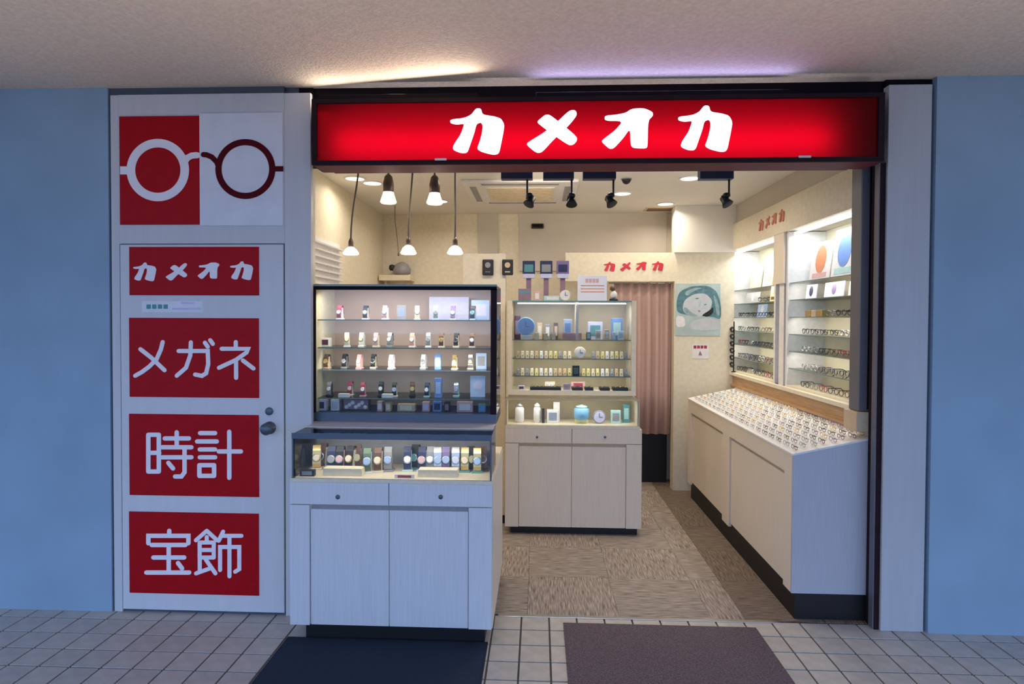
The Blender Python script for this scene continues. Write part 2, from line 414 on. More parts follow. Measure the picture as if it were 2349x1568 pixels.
# carpet
cp = thing('floor_inner', 'shop floor of taupe ribbed carpet tiles with a brown strip on the right', 'floor', (0, 1.4, 0)); cp['kind'] = 'structure'
obj('carpet_base', bx(-1.6, 1.9, 0, 2.95, -.05, -.008), 'grout', cp)
CT = .5
for iy in range(6):
    y0, y1 = iy*CT, min((iy+1)*CT, 2.95)
    for ix in range(-4, 3):
        x0, x1 = -.045+(ix)*CT-.01, -.045+(ix+1)*CT-.01
        x0 = max(x0, -1.6); x1 = min(x1, 1.10 if ix == 2 else x1)
        if ix == 2: x1 = 1.125
        if x1-x0 < .05: continue
        obj('carpet_tile', bx(x0+.0008, x1-.0008, y0+.0008, y1-.0008, -.008, 0), 'carpet' if (ix+iy) % 2 else 'carpet_b', cp)
    obj('carpet_tile', bx(1.1258, 1.5, y0+.0008, y1-.0008, -.008, .0003), 'carpet_dark' if iy % 2 else 'carpet_dark_b', cp)
    obj('carpet_tile', bx(1.5008, 1.9, y0+.0008, y1-.0008, -.008, 0), 'carpet_dark' if (iy+1) % 2 else 'carpet_dark_b', cp)
struct('trim_threshold', bx(-.215, 1.30, -.028, -.002, -.004, .004, bev=.001), 'steel', 'thin steel threshold strip where tiles meet carpet', 'threshold')

# ================================================================== MATS
def floor_mat(name, label, x0, x1, y0, y1, m, rim):
    t = thing(name, label, 'mat', ((x0+x1)/2, (y0+y1)/2, 0))
    obj('pile', bx(x0+.012, x1-.012, y0+.012, y1-.012, .001, .009, bev=.002), m, t)
    obj('border', bx(x0, x1, y0, y1, .0008, .006, bev=.001), rim, t)
floor_mat('doormat', 'dark navy rubber mat lying before the left display cabinet', -1.262, -.245, -1.25, -.30, 'mat_blue', 'mat_blue')
floor_mat('doormat', 'purplish brown doormat at the shop entrance', .138, 1.146, -1.15, -.085, 'mat_brown', 'mat_brown')

# ================================================================== MAIN SIGN
sg = thing('shop_sign', 'long backlit red shop sign with four white katakana above the opening', 'sign', (.27, -.05, 2.42))
sx0, sx1, sz0, sz1, sy = -1.185, 1.722, 2.415, 2.755, -.165
bm = nb()
box(bm, sx0, sx1, sy, .0, sz0, sz0+.022); box(bm, sx0, sx1, sy, sy+.05, sz1-.022, sz1)
box(bm, sx0, sx0+.026, sy, .0, sz0+.022, sz1-.022); box(bm, sx1-.03, sx1, sy, .0, sz0+.022, sz1-.022)
box(bm, sx0, sx1, -.012, .0, sz0+.022, sz1-.09)
obj('frame', bm, 'dark_frame', sg)
obj('face', bx(sx0+.026, sx1-.03, sy+.012, sy+.015, sz0+.022, sz1-.022), 'sign_face', sg)
bm = nb(); tube(bm, [(sx0+.12, -.05, 2.53), (sx1-.26, -.05, 2.53)], .013, 10)
obj('tube_lamp', bm, 'tube', sg)
for x0, x1, mm in ((-1.15, -.32, 'dark'), (-.02, 1.26, 'dark')):
    obj('added_fixture', bx(x0, x1, -.15, -.09, 2.756, 2.782, bev=.003), mm, sg)  # housings added for the soffit glow strips
sc = 1/3.409
def fm_sign(u, v, d):
    p = P(1130+u*sc, 180+v*sc, 1, sy+.012); return Vector((p.x, sy+.0118-d, p.z))
word_parts(fm_sign, 0, .004, 'sign_letter', sg)
for px in (1011, 1846):
    p = P(px, 357, 1, sy)
    obj('clip', bx(p.x-.03, p.x+.03, sy-.004, sy+.004, sz0+.018, sz0+.028), 'white', sg)
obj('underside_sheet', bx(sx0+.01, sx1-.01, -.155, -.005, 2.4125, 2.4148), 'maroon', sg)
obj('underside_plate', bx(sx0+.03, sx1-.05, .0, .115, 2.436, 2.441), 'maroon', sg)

# ================================================================== DOOR SIGNS
def fm_front(y):
    return lambda u, v, d: (lambda p: Vector((p.x, y-d, p.z)))(P(u, v, 1, y))
def plate(px0, py0, px1, py1, label, m='red_plate', th=.004, cat='sign'):
    a = P(px0, py0, 1, FY-.006); b = P(px1, py1, 1, FY-.006); c = P(px0, py1, 1, FY-.006); d = P(px1, py0, 1, FY-.006)
    x0, x1 = (a.x+c.x)/2, (b.x+d.x)/2; z1, z0 = (a.z+d.z)/2, (b.z+c.z)/2
    t = thing('door_sign', label, cat, ((x0+x1)/2, FY-.004, z0))
    obj('plate', bx(x0, x1, FY-.004-th, FY-.004, z0, z1, bev=.0008), m, t)
    return t
YL = FY-.0082
t = plate(297, 566, 594, 677, 'small dark red sign with four bold white katakana, topmost on the door')
# brand word on the small plate: sign units mapped to the plate
def fm_small(u, v, d):
    px = 306+(u+331)*(581-306)/(1874+331); py = 599+(v-212)*(644-599)/(590-212)
    p = P(px, py, 1, YL); return Vector((p.x, YL-d, p.z))
word_parts(fm_small, 0, .002, 'white_letter', t)
def glyph(t, ox, oy, s, w, opens, closed=()):
    bm = nb(); f = fm_front(YL); k = 0
    for st in opens:
        q = [(ox+x/s, oy+y/s) for x, y in st]
        poly_prism(bm, stroke_outline(q, w/s), f, 0, .002+.00005*k); k += 1
    for st in closed:
        q = [(ox+x/s, oy+y/s) for x, y in st]; closed_stroke(bm, q, w/s, f, 0, .002+.00005*k); k += 1
    obj('letter', bm, 'white_letter', t)
t = plate(297, 729, 594, 911, 'dark red sign with the white katakana for eyeglasses on the door')
s2 = 3.5636
glyph(t, 180, 540, s2, 34, [[(690, 870), (675, 930), (640, 1010), (580, 1070), (520, 1115), (465, 1145)], [(508, 928), (600, 1000), (705, 1100)]])
glyph(t, 180, 540, s2, 34, [[(820, 943), (1058, 943), (1062, 1050), (1045, 1125), (1010, 1146), (955, 1135)], [(920, 872), (915, 980), (880, 1080), (805, 1145)],
      [(1035, 875), (1058, 908)], [(1078, 855), (1100, 885)]])
glyph(t, 180, 540, s2, 34, [[(1287, 870), (1287, 925)], [(1172, 925), (1388, 925), (1375, 955), (1290, 1015), (1150, 1080)], [(1290, 1035), (1290, 1162)], [(1345, 1020), (1432, 1086)]])
t = plate(297, 950, 594, 1137, 'dark red sign with the two white kanji for clocks on the door')
s3 = 1568/600
glyph(t, 180, 920, s3, 26, [[(420, 308), (485, 308)], [(518, 222), (663, 222)], [(590, 185), (590, 275)], [(502, 275), (678, 275)], [(502, 335), (678, 335)],
      [(637, 290), (637, 425), (618, 450), (580, 450)], [(540, 368), (568, 402)]], [[(420, 200), (483, 200), (483, 420), (420, 420)]])
glyph(t, 180, 920, s3, 26, [[(730, 190), (820, 190)], [(712, 240), (830, 240)], [(728, 288), (820, 288)], [(728, 335), (820, 335)], [(842, 300), (975, 300)], [(905, 182), (905, 458)]],
      [[(726, 382), (814, 382), (814, 446), (726, 446)]])
t = plate(297, 1175, 594, 1362, 'dark red sign with the two white kanji for jewellery, lowest on the door')
glyph(t, 180, 920, s3, 26, [[(545, 775), (545, 805)], [(420, 850), (420, 805), (660, 805), (660, 850)], [(440, 860), (642, 860)], [(450, 935), (635, 935)], [(408, 1025), (665, 1025)],
      [(542, 860), (542, 1025)], [(598, 968), (622, 1000)]])
glyph(t, 180, 920, s3, 24, [[(770, 775), (705, 832)], [(770, 775), (832, 832)], [(770, 812), (770, 845)], [(728, 890), (812, 890)], [(728, 935), (728, 1015)], [(706, 1030), (790, 1000)],
      [(765, 948), (822, 1030)], [(868, 780), (842, 835)], [(858, 805), (978, 805)], [(850, 1010), (850, 872), (965, 872), (965, 1005), (940, 1020)], [(906, 810), (906, 1048)]],
      [[(728, 845), (812, 845), (812, 935), (728, 935)]])
# glasses emblem above the door
a = P(275, 268, 1, FY); b = P(460, 514, 1, FY); c = P(650, 517, 1, FY); d = P(460, 261, 1, FY)
t = thing('glasses_sign', 'half red half white panel with round spectacles emblem above the door', 'sign', (b.x, FY, b.z))
obj('red_half', bx(a.x, b.x, FY-.006, FY, (b.z+2.118)/2, a.z), 'red_plate', t)
obj('white_half', bx(b.x, c.x, FY-.006, FY, c.z, d.z), 'white_panel', t)
yg = FY-.0062; f = fm_front(yg)
def ring(bm, cx, cy, r0, r1, fmap, d, n=48):
    A = [[bm.verts.new(fmap(cx+r*cos(2*pi*i/n), cy+r*sin(2*pi*i/n), dd)) for i in range(n)] for r, dd in ((r0, 0), (r1, 0), (r1, d), (r0, d))]
    for k in range(4):
        p, q = A[k], A[(k+1) % 4]
        for i in range(n): bm.faces.new((p[i], p[(i+1) % n], q[(i+1) % n], q[i]))
bm = nb(); ring(bm, 362.4, 390, 52, 71.5, f, .002)
poly_prism(bm, [(276, 381.5), (296, 381.5), (296, 400), (276, 400)], f, 0, .0021)
arc = [(424, 372), (430, 362), (440, 357), (448, 356), (453, 356)]
poly_prism(bm, stroke_outline(arc, 14), f, 0, .0022)
obj('spectacle_half', bm, 'white_letter', t)
bm = nb(); ring(bm, 563, 387.6, 54.7, 68.7, f, .002)
poly_prism(bm, [(628, 381), (650, 381), (650, 393), (628, 393)], f, 0, .0021)
poly_prism(bm, stroke_outline([(467, 354.5), (474, 355), (486, 360), (497, 371), (502, 382)], 12), f, 0, .0022)
obj('spectacle_half', bm, 'emblem_red', t)
# small sticker
a = P(325, 690, 1, FY-.006); b = P(465, 716, 1, FY-.006)
t = thing('door_sticker', 'small pale sticker with faint blue lettering between two door signs', 'sticker', (a.x, FY-.005, b.z))
obj('sheet', bx(a.x, b.x, FY-.0052, FY-.004, b.z, a.z), 'white_panel', t)
bm = nb(); f = fm_front(FY-.0053)
for i in range(4):
    x = 336+i*13; poly_prism(bm, [(x, 698), (x+10, 698), (x+10, 708), (x, 708)], f, 0, .0004)
obj('lettering', bm, 'teal', t)
bm = nb()
for x0, x1, y0, y1 in ((415, 445, 692, 697), (395, 462, 706, 710)): poly_prism(bm, [(x0, y0), (x1, y0), (x1, y1), (x0, y1)], f, 0, .0004)
obj('small_lettering', bm, 'lavender', t)

# ================================================================== LEFT SHOWCASE CABINET
LX0, LX1, LF = -1.238, -.222, -.33
cb = thing('display_cabinet', 'pale grey laminate cabinet with two doors and two drawers under the glass counter', 'cabinet', ((LX0+LX1)/2, .1, 0))
obj('body', bx(LX0+.01, LX1, LF+.018, .50, .08, .80), 'laminate', cb)
obj('plinth', bx(-1.17, -.262, -.295, .48, 0, .08), 'black_void', cb)
xm = -.738
for x0, x1, kx in ((LX0, xm-.002, 775), (xm+.002, LX1-.004, 1011)):
    dwr = obj('drawer', bx(x0, x1, LF, LF+.02, .690, .800, bev=.0015), 'laminate_w', cb)
    p = P(kx, 1139, 1, LF)
    obj('keyhole', lathe(nb(), [(.011, 0), (.011, -.004), (.004, -.005)], 16, (p.x, LF, p.z), 1), 'dull_steel', dwr, True)
obj('side_stile', bx(LX0, -1.139, LF, LF+.02, .082, .686, bev=.001), 'laminate_w', cb)
obj('side_stile', bx(-.340, LX1-.004, LF, LF+.02, .082, .686, bev=.001), 'laminate_w', cb)
obj('door', bx(-1.134, xm-.002, LF+.008, LF+.02, .082, .664, bev=.001), 'laminate_w', cb)
obj('door', bx(xm+.002, -.344, LF+.008, LF+.02, .082, .664, bev=.001), 'laminate_w', cb)
obj('rail', bx(-1.134, -.344, LF+.016, LF+.022, .664, .688), 'grey', cb)

# glass counter case on the cabinet
gc = thing('glass_counter_case', 'low glass counter case of wristwatches on the left cabinet', 'display case', (-.73, -.16, .80))
cz0, cz1 = .80, 1.035
obj('base_board', bx(LX0, LX1-.002, LF, .48, cz0, cz0+.02, bev=.002), 'cream', gc)
fx0, fx1 = -1.222, -.232
obj('front_pane', bx(fx0, fx1, LF+.004, LF+.009, cz0+.02, cz1), 'glass', gc)
obj('side_pane', bx(fx0, fx0+.005, LF+.009, -.01, cz0+.02, cz1), 'glass', gc)
obj('side_pane', bx(fx1-.005, fx1, LF+.009, -.01, cz0+.02, cz1), 'glass', gc)
obj('top_pane', bx(fx0-.003, fx1+.003, LF, .0, cz1, cz1+.007), 'glass', gc)
bm = nb()
box(bm, fx0-.004, fx0+.003, LF-.001, LF+.006, cz0+.02, cz1); box(bm, fx1-.003, fx1+.004, LF-.001, LF+.006, cz0+.02, cz1)
box(bm, fx0-.004, fx1+.004, LF-.003, LF+.001, cz1+.001, cz1+.008)
obj('edge_trim', bm, 'dull_steel', gc)
obj('rear_panel', bx(fx0, fx1, -.008, .0, cz0+.02, cz1), 'grey', gc)
obj('top_board', bx(fx0, fx1, -.16, .0, cz1+.008, cz1+.012), 'laminate_w', gc)  # opaque strip: the reflection in the glass top put into colour
obj('front_edge', bx(fx0-.004, fx1+.004, LF-.004, LF, cz1-.017, cz1+.012), 'dull_steel', gc)
obj('light_tube', tube(nb(), [(fx0+.03, LF+.018, cz1-.007), (fx1-.03, LF+.018, cz1-.007)], .005, 8), 'strip', gc)
lamp('AREA', 'counter_case_lamp', (-.73, LF+.06, cz1-.012), 1.3, NEUT, .9, .02, target=(-.73, -.18, cz0))

# upper glass showcase
uc = thing('glass_showcase', 'tall glass showcase with four shelves of watches above the left counter', 'display case', (-.73, .2, 1.04))
uz0, uz1, ux0, ux1, uy1 = 1.045, 1.80, -1.243, -.228, .34
obj('bottom_rail', bx(ux0, ux1, -.008, .02, uz0+.004, uz0+.052), 'dull_steel', uc)
obj('floor_board', bx(ux0, ux1, .02, uy1, uz0, uz0+.05), 'navy', uc)
obj('top_rail', bx(ux0, ux1, -.006, .014, uz1-.026, uz1-.007), 'dark', uc)
obj('top_trim', bx(ux0, ux1, -.008, .016, uz1-.007, uz1+.004), 'glass_edge', uc)
obj('top_glass', bx(ux0, ux1, .014, uy1+.01, uz1-.008, uz1), 'glass_shelf', uc)
obj('post', bx(ux1-.032, ux1, -.006, .02, uz0+.05, uz1-.018), 'dark_frame', uc)
obj('post', bx(ux0-.002, ux0+.012, -.004, .02, uz0+.05, uz1-.018), 'dark_frame', uc)
obj('front_pane', bx(ux0+.012, ux1-.032, .0, .004, uz0+.05, uz1-.018), 'glass', uc)
obj('side_pane', bx(ux1-.006, ux1, .02, uy1, uz0+.05, uz1-.01), 'glass', uc)
obj('back_board', bx(ux0, ux1, uy1, uy1+.012, uz0, uz1), 'case_back', uc)
obj('left_board', bx(ux0-.002, ux0+.008, .02, uy1, uz0+.05, uz1-.01), 'cream', uc)
obj('light_tube', tube(nb(), [(ux0+.05, .03, uz1-.016), (ux1-.06, .03, uz1-.016)], .006, 8), 'bulb', uc)
lamp('AREA', 'showcase_lamp', ((ux0+ux1)/2, .06, uz1-.04), 2.8, NEUT, .9, .03, target=((ux0+ux1)/2, .22, 1.1))
for zz_ in (1.60, 1.38):
    lamp('AREA', 'shelf_strip_lamp', ((ux0+ux1)/2, .055, zz_), 1.1, NEUT, .9, .008, target=((ux0+ux1)/2, .3, zz_-.2))  # unseen fill added to brighten the lower shelves
SHY = [733, 797, 848, 913]; SHZ = [P(930, y, 1, .06).z for y in SHY]
for z in SHZ:
    sh = obj('shelf', bx(ux0+.01, ux1-.008, .05, uy1-.002, z-.006, z), 'glass_shelf', uc)
    obj('shelf_edge', bx(ux0+.01, ux1-.008, .048, .05, z-.006, z), 'glass_edge' if z != SHZ[2] else 'bright_edge', sh)

# ---- wristwatch on a stand (front faces -y)
def make_watch(strap, dial, stand, loc, label, group, k=1.0, cat='watch', name='wristwatch'):
    key = (strap, dial, stand)
    if key in WCACHE:
        o = dup(WCACHE[key], loc, (0, 0, random.uniform(-.25, .25)), label, group); o.scale = (k, k, k); return o
    r = thing(name, label, cat, loc, group); r.scale = (k, k, k); WCACHE[key] = r
    bm = nb(); box(bm, -.016, .016, -.014, .018, 0, .006, bev=.001)
    vs = [(-.012, .016, .005), (.012, .016, .005), (.012, .010, .06), (-.012, .010, .06), (-.012, -.006, .005), (.012, -.006, .005), (.012, .002, .06), (-.012, .002, .06)]
    v = [bm.verts.new(p) for p in vs]
    for q in ((0, 1, 2, 3), (4, 7, 6, 5), (0, 4, 5, 1), (3, 2, 6, 7), (0, 3, 7, 4), (1, 5, 6, 2)): bm.faces.new([v[i] for i in q])
    lobj('stand', bm, stand, r)
    bm = nb(); prof = [(-.013, .008), (-.017, .020), (-.012, .040), (-.008, .058), (.000, .072), (.012, .070), (.017, .055), (.020, .03)]
    w = .0112; th = .003
    ra = [[bm.verts.new((s*w, y+o_, z)) for s in (-1, 1) for o_ in (0, th)] for y, z in prof]
    for a_, b_ in zip(ra, ra[1:]):
        for i, j in ((0, 1), (1, 3), (3, 2), (2, 0)): bm.faces.new((a_[i], a_[j], b_[j], b_[i]))
    bm.faces.new([ra[0][i] for i in (0, 1, 3, 2)]); bm.faces.new([ra[-1][i] for i in (0, 1, 3, 2)])
    lobj('strap', bm, strap, r)
    bm = lathe(nb(), [(.0105, 0), (.0125, -.003), (.0112, -.006), (.009, -.006)], 16, (0, -.0125, .036), 1)
    bmesh.ops.rotate(bm, verts=bm.verts, cent=(0, -.0125, .036), matrix=Matrix.Rotation(-.22, 3, 'X'))
    cs = lobj('case', bm, 'gold' if dial in ('cream', 'gold') else 'silver', r, True)
    bm = lathe(nb(), [(.0092, 0), (.0092, -.0008)], 16, (0, -.0188, .0372), 1)
    bmesh.ops.rotate(bm, verts=bm.verts, cent=(0, -.0125, .036), matrix=Matrix.Rotation(-.22, 3, 'X'))
    lobj('dial', bm, dial, r).parent = cs
    r.rotation_euler = (0, 0, random.uniform(-.2, .2))
    return r
WCACHE = {}
def carton(name, label, cat, loc, w, d, h, m, m2=None, group=None, tilt=0, emblem=None):
    "small box or card standing at loc (base centre), with lid or print"
    r = thing(name, label, cat, loc, group)
    lobj('body', bx(-w/2, w/2, -d/2, d/2, 0, h, bev=min(w, d, h)*.06), m, r)
    if m2:
        q = nb()
        if emblem == 'round': lathe(q, [(min(w, h)*.3, 0), (min(w, h)*.3, -.001)], 20, (0, -d/2-.0002, h*.55), 1)
        elif emblem == 'band': box(q, -w/2-.0006, w/2+.0006, -d/2-.0006, d/2+.0006, h*.62, h*.78)
        else: box(q, -w*.34, w*.34, -d/2-.0012, -d/2-.0001, h*.2, h*.8)
        lobj('print', q, m2, r)
    r.rotation_euler = (tilt, 0, 0)
    return r
shelf_name = ['top shelf', 'second shelf', 'third shelf', 'fourth shelf']
rows = [
 [(780, 'red', 'white', 'white'), (839, 'black', 'white', 'white'), (884, 'pink', 'white', 'white'), (957, 'cream', 'white', 'white'),
  (999, 'grey', 'silver', 'paleblue'), (1039, 'purple', 'white', 'lavender'), (1085, 'black', 'teal', 'paleblue')],
 [(796, 'cream', 'cream', 'white'), (830, 'white', 'cream', 'white'), (863, 'pink', 'white', 'cream'), (895, 'silver', 'white', 'grey'), (946, 'salmon', 'white', 'white'),
  (983, 'silver', 'silver', 'white'), (1013, 'brown', 'gold', 'cream'), (1047, 'black', 'black', 'cream'), (1083, 'brown', 'white', 'cream')],
 [(750, 'brown', 'gold', 'tan'), (791, 'black', 'grey', 'grey'), (825, 'pink', 'white', 'pink'), (857, 'black', 'black', 'cream'), (898, 'white', 'white', 'white'),
  (972, 'white', 'silver', 'white'), (1043, 'gold', 'cream', 'cream'), (1080, 'silver', 'cream', 'cream')],
 [(756, 'grey', 'white', 'black'), (804, 'red', 'pink', 'white'), (833, 'red', 'white', 'pink'), (874, 'black', 'white', 'black'), (905, 'black', 'silver', 'white'),
  (946, 'brown', 'gold', 'black'), (980, 'navy', 'white', 'aqua'), (1047, 'silver', 'silver', 'aqua')]]
for ri, row in enumerate(rows):
    z = SHZ[ri]
    for i, (px, st, di, sd) in enumerate(row):
        y = .13 if i % 2 == 0 else .17
        x = P(px, SHY[ri]-15, 1, y).x
        make_watch(st, di, sd, (x, y, z), f"{st} strap watch, {ORD[i]} from the left on the left showcase's {shelf_name[ri]}",
                   f'watches on the {shelf_name[ri]} of the left showcase', 1.12)
# other articles in the showcase
def atx(px, py, y): return P(px, py, 1, y).x
carton('display_card', 'clear square card between watches on the showcase top shelf', 'card', (atx(921, 700, .2), .2, SHZ[0]), .055, .006, .085, 'grey', 'silver')
carton('display_card', 'lavender backing card behind watches on the showcase top shelf', 'card', (atx(1030, 700, .27), .27, SHZ[0]), .235, .006, .135, 'lavender')
carton('display_card', 'pale blue card at the right end of the showcase top shelf', 'card', (atx(1102, 710, .22), .22, SHZ[0]), .105, .006, .115, 'paleblue', 'lavender')
carton('watch_box', 'dark red cushion box in white tray on the second shelf', 'box', (atx(748, 770, .14), .14, SHZ[1]), .055, .04, .05, 'white', 'darkred')
carton('display_tower', 'tall translucent blue stand right of centre on the third shelf', 'stand', (atx(1005, 830, .11), .11, SHZ[2]), .035, .03, .085, 'blue', 'paleblue')
carton('display_tower', 'tall blue stand right of the dark watches on the fourth shelf', 'stand', (atx(1006, 890, .11), .11, SHZ[3]), .04, .03, .11, 'blue', 'paleblue')
carton('round_motif_card', 'pale blue round motif card at the right of the fourth shelf', 'card', (atx(1096, 880, .15), .15, SHZ[3]), .085, .008, .12, 'paleblue', 'lavender', emblem='round')
carton('round_motif_card', 'small blue grey card at the right end of the third shelf', 'card', (atx(1104, 830, .17), .17, SHZ[2]), .06, .008, .09, 'paleblue', 'grey')
carton('display_block', 'white low block between black strap watches on the fourth shelf', 'block', (atx(889, 905, .09), .09, SHZ[3]), .06, .03, .02, 'white')
carton('display_block', 'white low block under the red strap watch on the fourth shelf', 'block', (atx(790, 905, .09), .085, SHZ[3]), .06, .03, .02, 'white')
zb = uz0+.05
low = [(736, .075, .062, 'lavender', 'navy', 'white card with small dark figure at the left end of the bottom tier'), (771, .05, .065, 'white', 'silver', 'white sparkling gift box beside the white card on the bottom tier'),
       (873, .03, .055, 'pink', 'white', 'narrow pink carton right of the black picture frame'), (892, .03, .05, 'tan', 'cream', 'narrow tan carton right of the pink carton'),
       (933, .10, .042, 'tan', 'cream', 'wide tan box in the middle of the bottom tier'), (978, .04, .055, 'pink', 'lavender', 'pink carton left of the blue carton on the bottom tier'),
       (1004, .05, .06, 'blue', 'navy', 'blue carton under the tall blue stand'), (1026, .03, .055, 'black', 'mauve', 'black carton right of the blue carton'),
       (1067, .09, .058, 'pink', 'white', 'pinkish white patterned carton near the right of the bottom tier'), (1106, .04, .045, 'teal', 'blue', 'dark teal carton at the right end of the bottom tier')]
for px, w, h, a_, b_, lb in low:
    carton('gift_carton', lb, 'box', (atx(px, 935, .1), .1, zb), w, .04, h, a_, b_, 'cartons on the bottom tier of the left showcase')
t = thing('picture_frame', 'black framed picture of white roses on the bottom tier', 'picture', (atx(817, 935, .1), .1, zb))
xc = t.location.x
bm = nb(); w, h = .082, .072
box(bm, xc-w, xc+w, .09, .105, zb, zb+.008); box(bm, xc-w, xc+w, .09, .105, zb+h-.008, zb+h); box(bm, xc-w, xc-w+.01, .09, .105, zb+.008, zb+h-.008); box(bm, xc+w-.01, xc+w, .09, .105, zb+.008, zb+h-.008)
obj('frame', bm, 'black', t); obj('print', bx(xc-w+.01, xc+w-.01, .098, .103, zb+.008, zb+h-.008), 'mauve', t)
for i in range(7):
    rx, rz = xc-.055+i*.018, zb+.02+(i % 3)*.012
    obj('rose', lathe(nb(), [(.012, 0), (.009, -.003), (.003, -.004)], 10, (rx, .098, rz), 1), 'white', t)

# ---- watches in the counter case
ccz = cz0+.02
def step_box(px, w, label):
    carton('display_step', label, 'block', (atx(px, 1090, -.26), -.245, ccz), w, .06, .038, 'cream')
step_box(788, .20, 'cream display step under watches at the left of the counter case')
step_box(1005, .20, 'cream display step under watches at the right of the counter case')
carton('black_card_box', 'small black box with pale print at the left of the counter case', 'box', (atx(706, 1088, -.28), -.28, ccz), .075, .025, .032, 'black', 'grey')
carton('price_card', 'low white card with dark red underline in the middle of the counter case', 'card', (atx(928, 1095, -.30), -.30, ccz), .10, .004, .018, 'white', 'red')
cw = [(727, 'gold', 'cream', 'cream', -.14), (741, 'brown', 'black', 'cream', -.10), (762, 'navy', 'grey', 'grey', -.16), (781, 'black', 'pink', 'pink', -.16), (805, 'black', 'cream', 'cream', -.15),
      (820, 'brown', 'gold', 'tan', -.12), (843, 'green', 'silver', 'white', -.2), (868, 'brown', 'cream', 'cream', -.18), (891, 'grey', 'silver', 'grey', -.16), (935, 'navy', 'white', 'aqua', -.15),
      (953, 'black', 'teal', 'teal', -.10), (969, 'navy', 'pink', 'lavender', -.15), (988, 'grey', 'white', 'white', -.14), (1004, 'silver', 'silver', 'white', -.15), (1023, 'purple', 'silver', 'navy', -.14),
      (1045, 'silver', 'lavender', 'grey', -.15), (1067, 'gold', 'cream', 'teal', -.15), (1081, 'black', 'gold', 'brown', -.12), (1095, 'gold', 'silver', 'teal', -.16), (1108, 'brown', 'brown', 'brown', -.12)]
for i, (px, st, di, sd, y) in enumerate(cw):
    make_watch(st, di, sd, (atx(px, 1060, y), y, ccz), f'{st} strap watch with {di} dial, {ORD[i]} from the left in the counter case', 'watches in the left counter case', 1.75)

# ================================================================== MIDDLE UNIT
MX0, MX1, MF, MB_ = -.246, .768, 1.23, 1.72
mc = thing('display_cabinet', 'cream cabinet with two doors and two drawers standing in the centre rear', 'cabinet', (.26, 1.45, 0))
obj('body', bx(MX0, MX1, MF+.018, MB_, .06, .80), 'laminate', mc)
obj('plinth', bx(-.205, .745, MF+.05, MB_-.02, 0, .06), 'black_void', mc)
for x0, x1, kx in ((MX0, .249, 1232), (.253, MX1, 1388)):
    dwr = obj('drawer', bx(x0, x1, MF, MF+.02, .692, .80, bev=.0015), 'laminate', mc)
    p = P(kx, 1002, 1, MF)
    obj('keyhole', lathe(nb(), [(.009, 0), (.009, -.004), (.003, -.005)], 12, (p.x, MF, p.z), 1), 'dull_steel', dwr)
obj('side_stile', bx(MX0, -.146, MF, MF+.02, .062, .688, bev=.001), 'laminate', mc)
obj('side_stile', bx(.655, MX1, MF, MF+.02, .062, .688, bev=.001), 'laminate', mc)
obj('door', bx(-.142, .249, MF+.008, MF+.02, .062, .668, bev=.001), 'laminate', mc)
obj('door', bx(.253, .651, MF+.008, MF+.02, .062, .668, bev=.001), 'laminate', mc)
obj('rail', bx(-.142, .651, MF+.016, MF+.022, .668, .690), 'tan', mc)
mg = thing('glass_counter_case', 'glass counter case of boxes and clocks on the centre cabinet', 'display case', (.26, 1.3, .80))
obj('base_board', bx(MX0, MX1-.015, MF, MB_, .80, .825, bev=.002), 'cream', mg)
obj('front_pane', bx(MX0+.006, MX1-.026, MF+.005, MF+.01, .825, 1.015), 'glass', mg)
obj('top_pane', bx(MX0, MX1-.018, MF, MF+.16, 1.015, 1.022), 'glass_shelf', mg)
bm = nb(); box(bm, MX0, MX1-.018, MF-.003, MF, 1.014, 1.024); box(bm, MX0, MX0+.006, MF, MF+.006, .825, 1.014); box(bm, MX1-.026, MX1-.018, MF, MF+.006, .825, 1.014)
obj('edge_trim', bm, 'tan', mg)
obj('rear_panel', bx(MX0, MX1-.02, 1.54, 1.55, .825, 1.028), 'mid_back', mg)
obj('end_panel', bx(MX0, MX0+.012, MF+.012, 1.54, .825, 1.015), 'cream', mg)
obj('end_panel', bx(MX1-.032, MX1-.02, MF+.012, 1.54, .825, 1.015), 'cream', mg)
lamp('AREA', 'centre_counter_lamp', (.26, MF+.04, 1.005), .9, NEUT, .85, .02, target=(.26, 1.36, .82))
# upper part
mu = thing('glass_showcase', 'cream framed glass showcase of jewellery and clocks above the centre cabinet', 'display case', (.26, 1.5, 1.02))
UF = 1.40
pa = P(1175, 690, 1, UF); pb = P(1448, 897, 1, UF)
vx0, vx1, vz0, vz1 = pa.x, pb.x, pb.z, pa.z-.005
obj('bottom_board', bx(vx0-.035, vx1+.035, UF, 1.72, 1.03, vz0), 'cream', mu)
obj('side_board', bx(vx0-.035, vx0, UF, 1.72, vz0, vz1+.01), 'cream', mu)
obj('side_board', bx(vx1, vx1+.035, UF, 1.72, vz0, vz1+.01), 'cream', mu)
obj('back_board', bx(vx0, vx1, 1.70, 1.72, vz0, vz1), 'mid_back', mu)
obj('top_glass', bx(vx0, vx1, UF, 1.70, vz1, vz1+.008), 'glass_shelf', mu)
obj('top_edge', bx(vx0, vx1, UF-.002, UF, vz1, vz1+.009), 'teal', mu)
obj('front_pane', bx(vx0, vx1, UF+.004, UF+.008, vz0, vz1), 'glass', mu)
MS = [P(1300, y, 1, UF+.03).z for y in (779, 822, 862)]
for z in MS:
    s_ = obj('shelf', bx(vx0+.003, vx1-.003, UF+.02, 1.69, z-.006, z), 'glass_shelf', mu)
    obj('shelf_edge', bx(vx0+.003, vx1-.003, UF+.018, UF+.02, z-.006, z), 'glass_edge', s_)
xd = P(1324, 730, 1, UF+.03).x
obj('divider', bx(xd-.01, xd+.01, UF+.03, 1.69, MS[0], vz1), 'cream', mu)
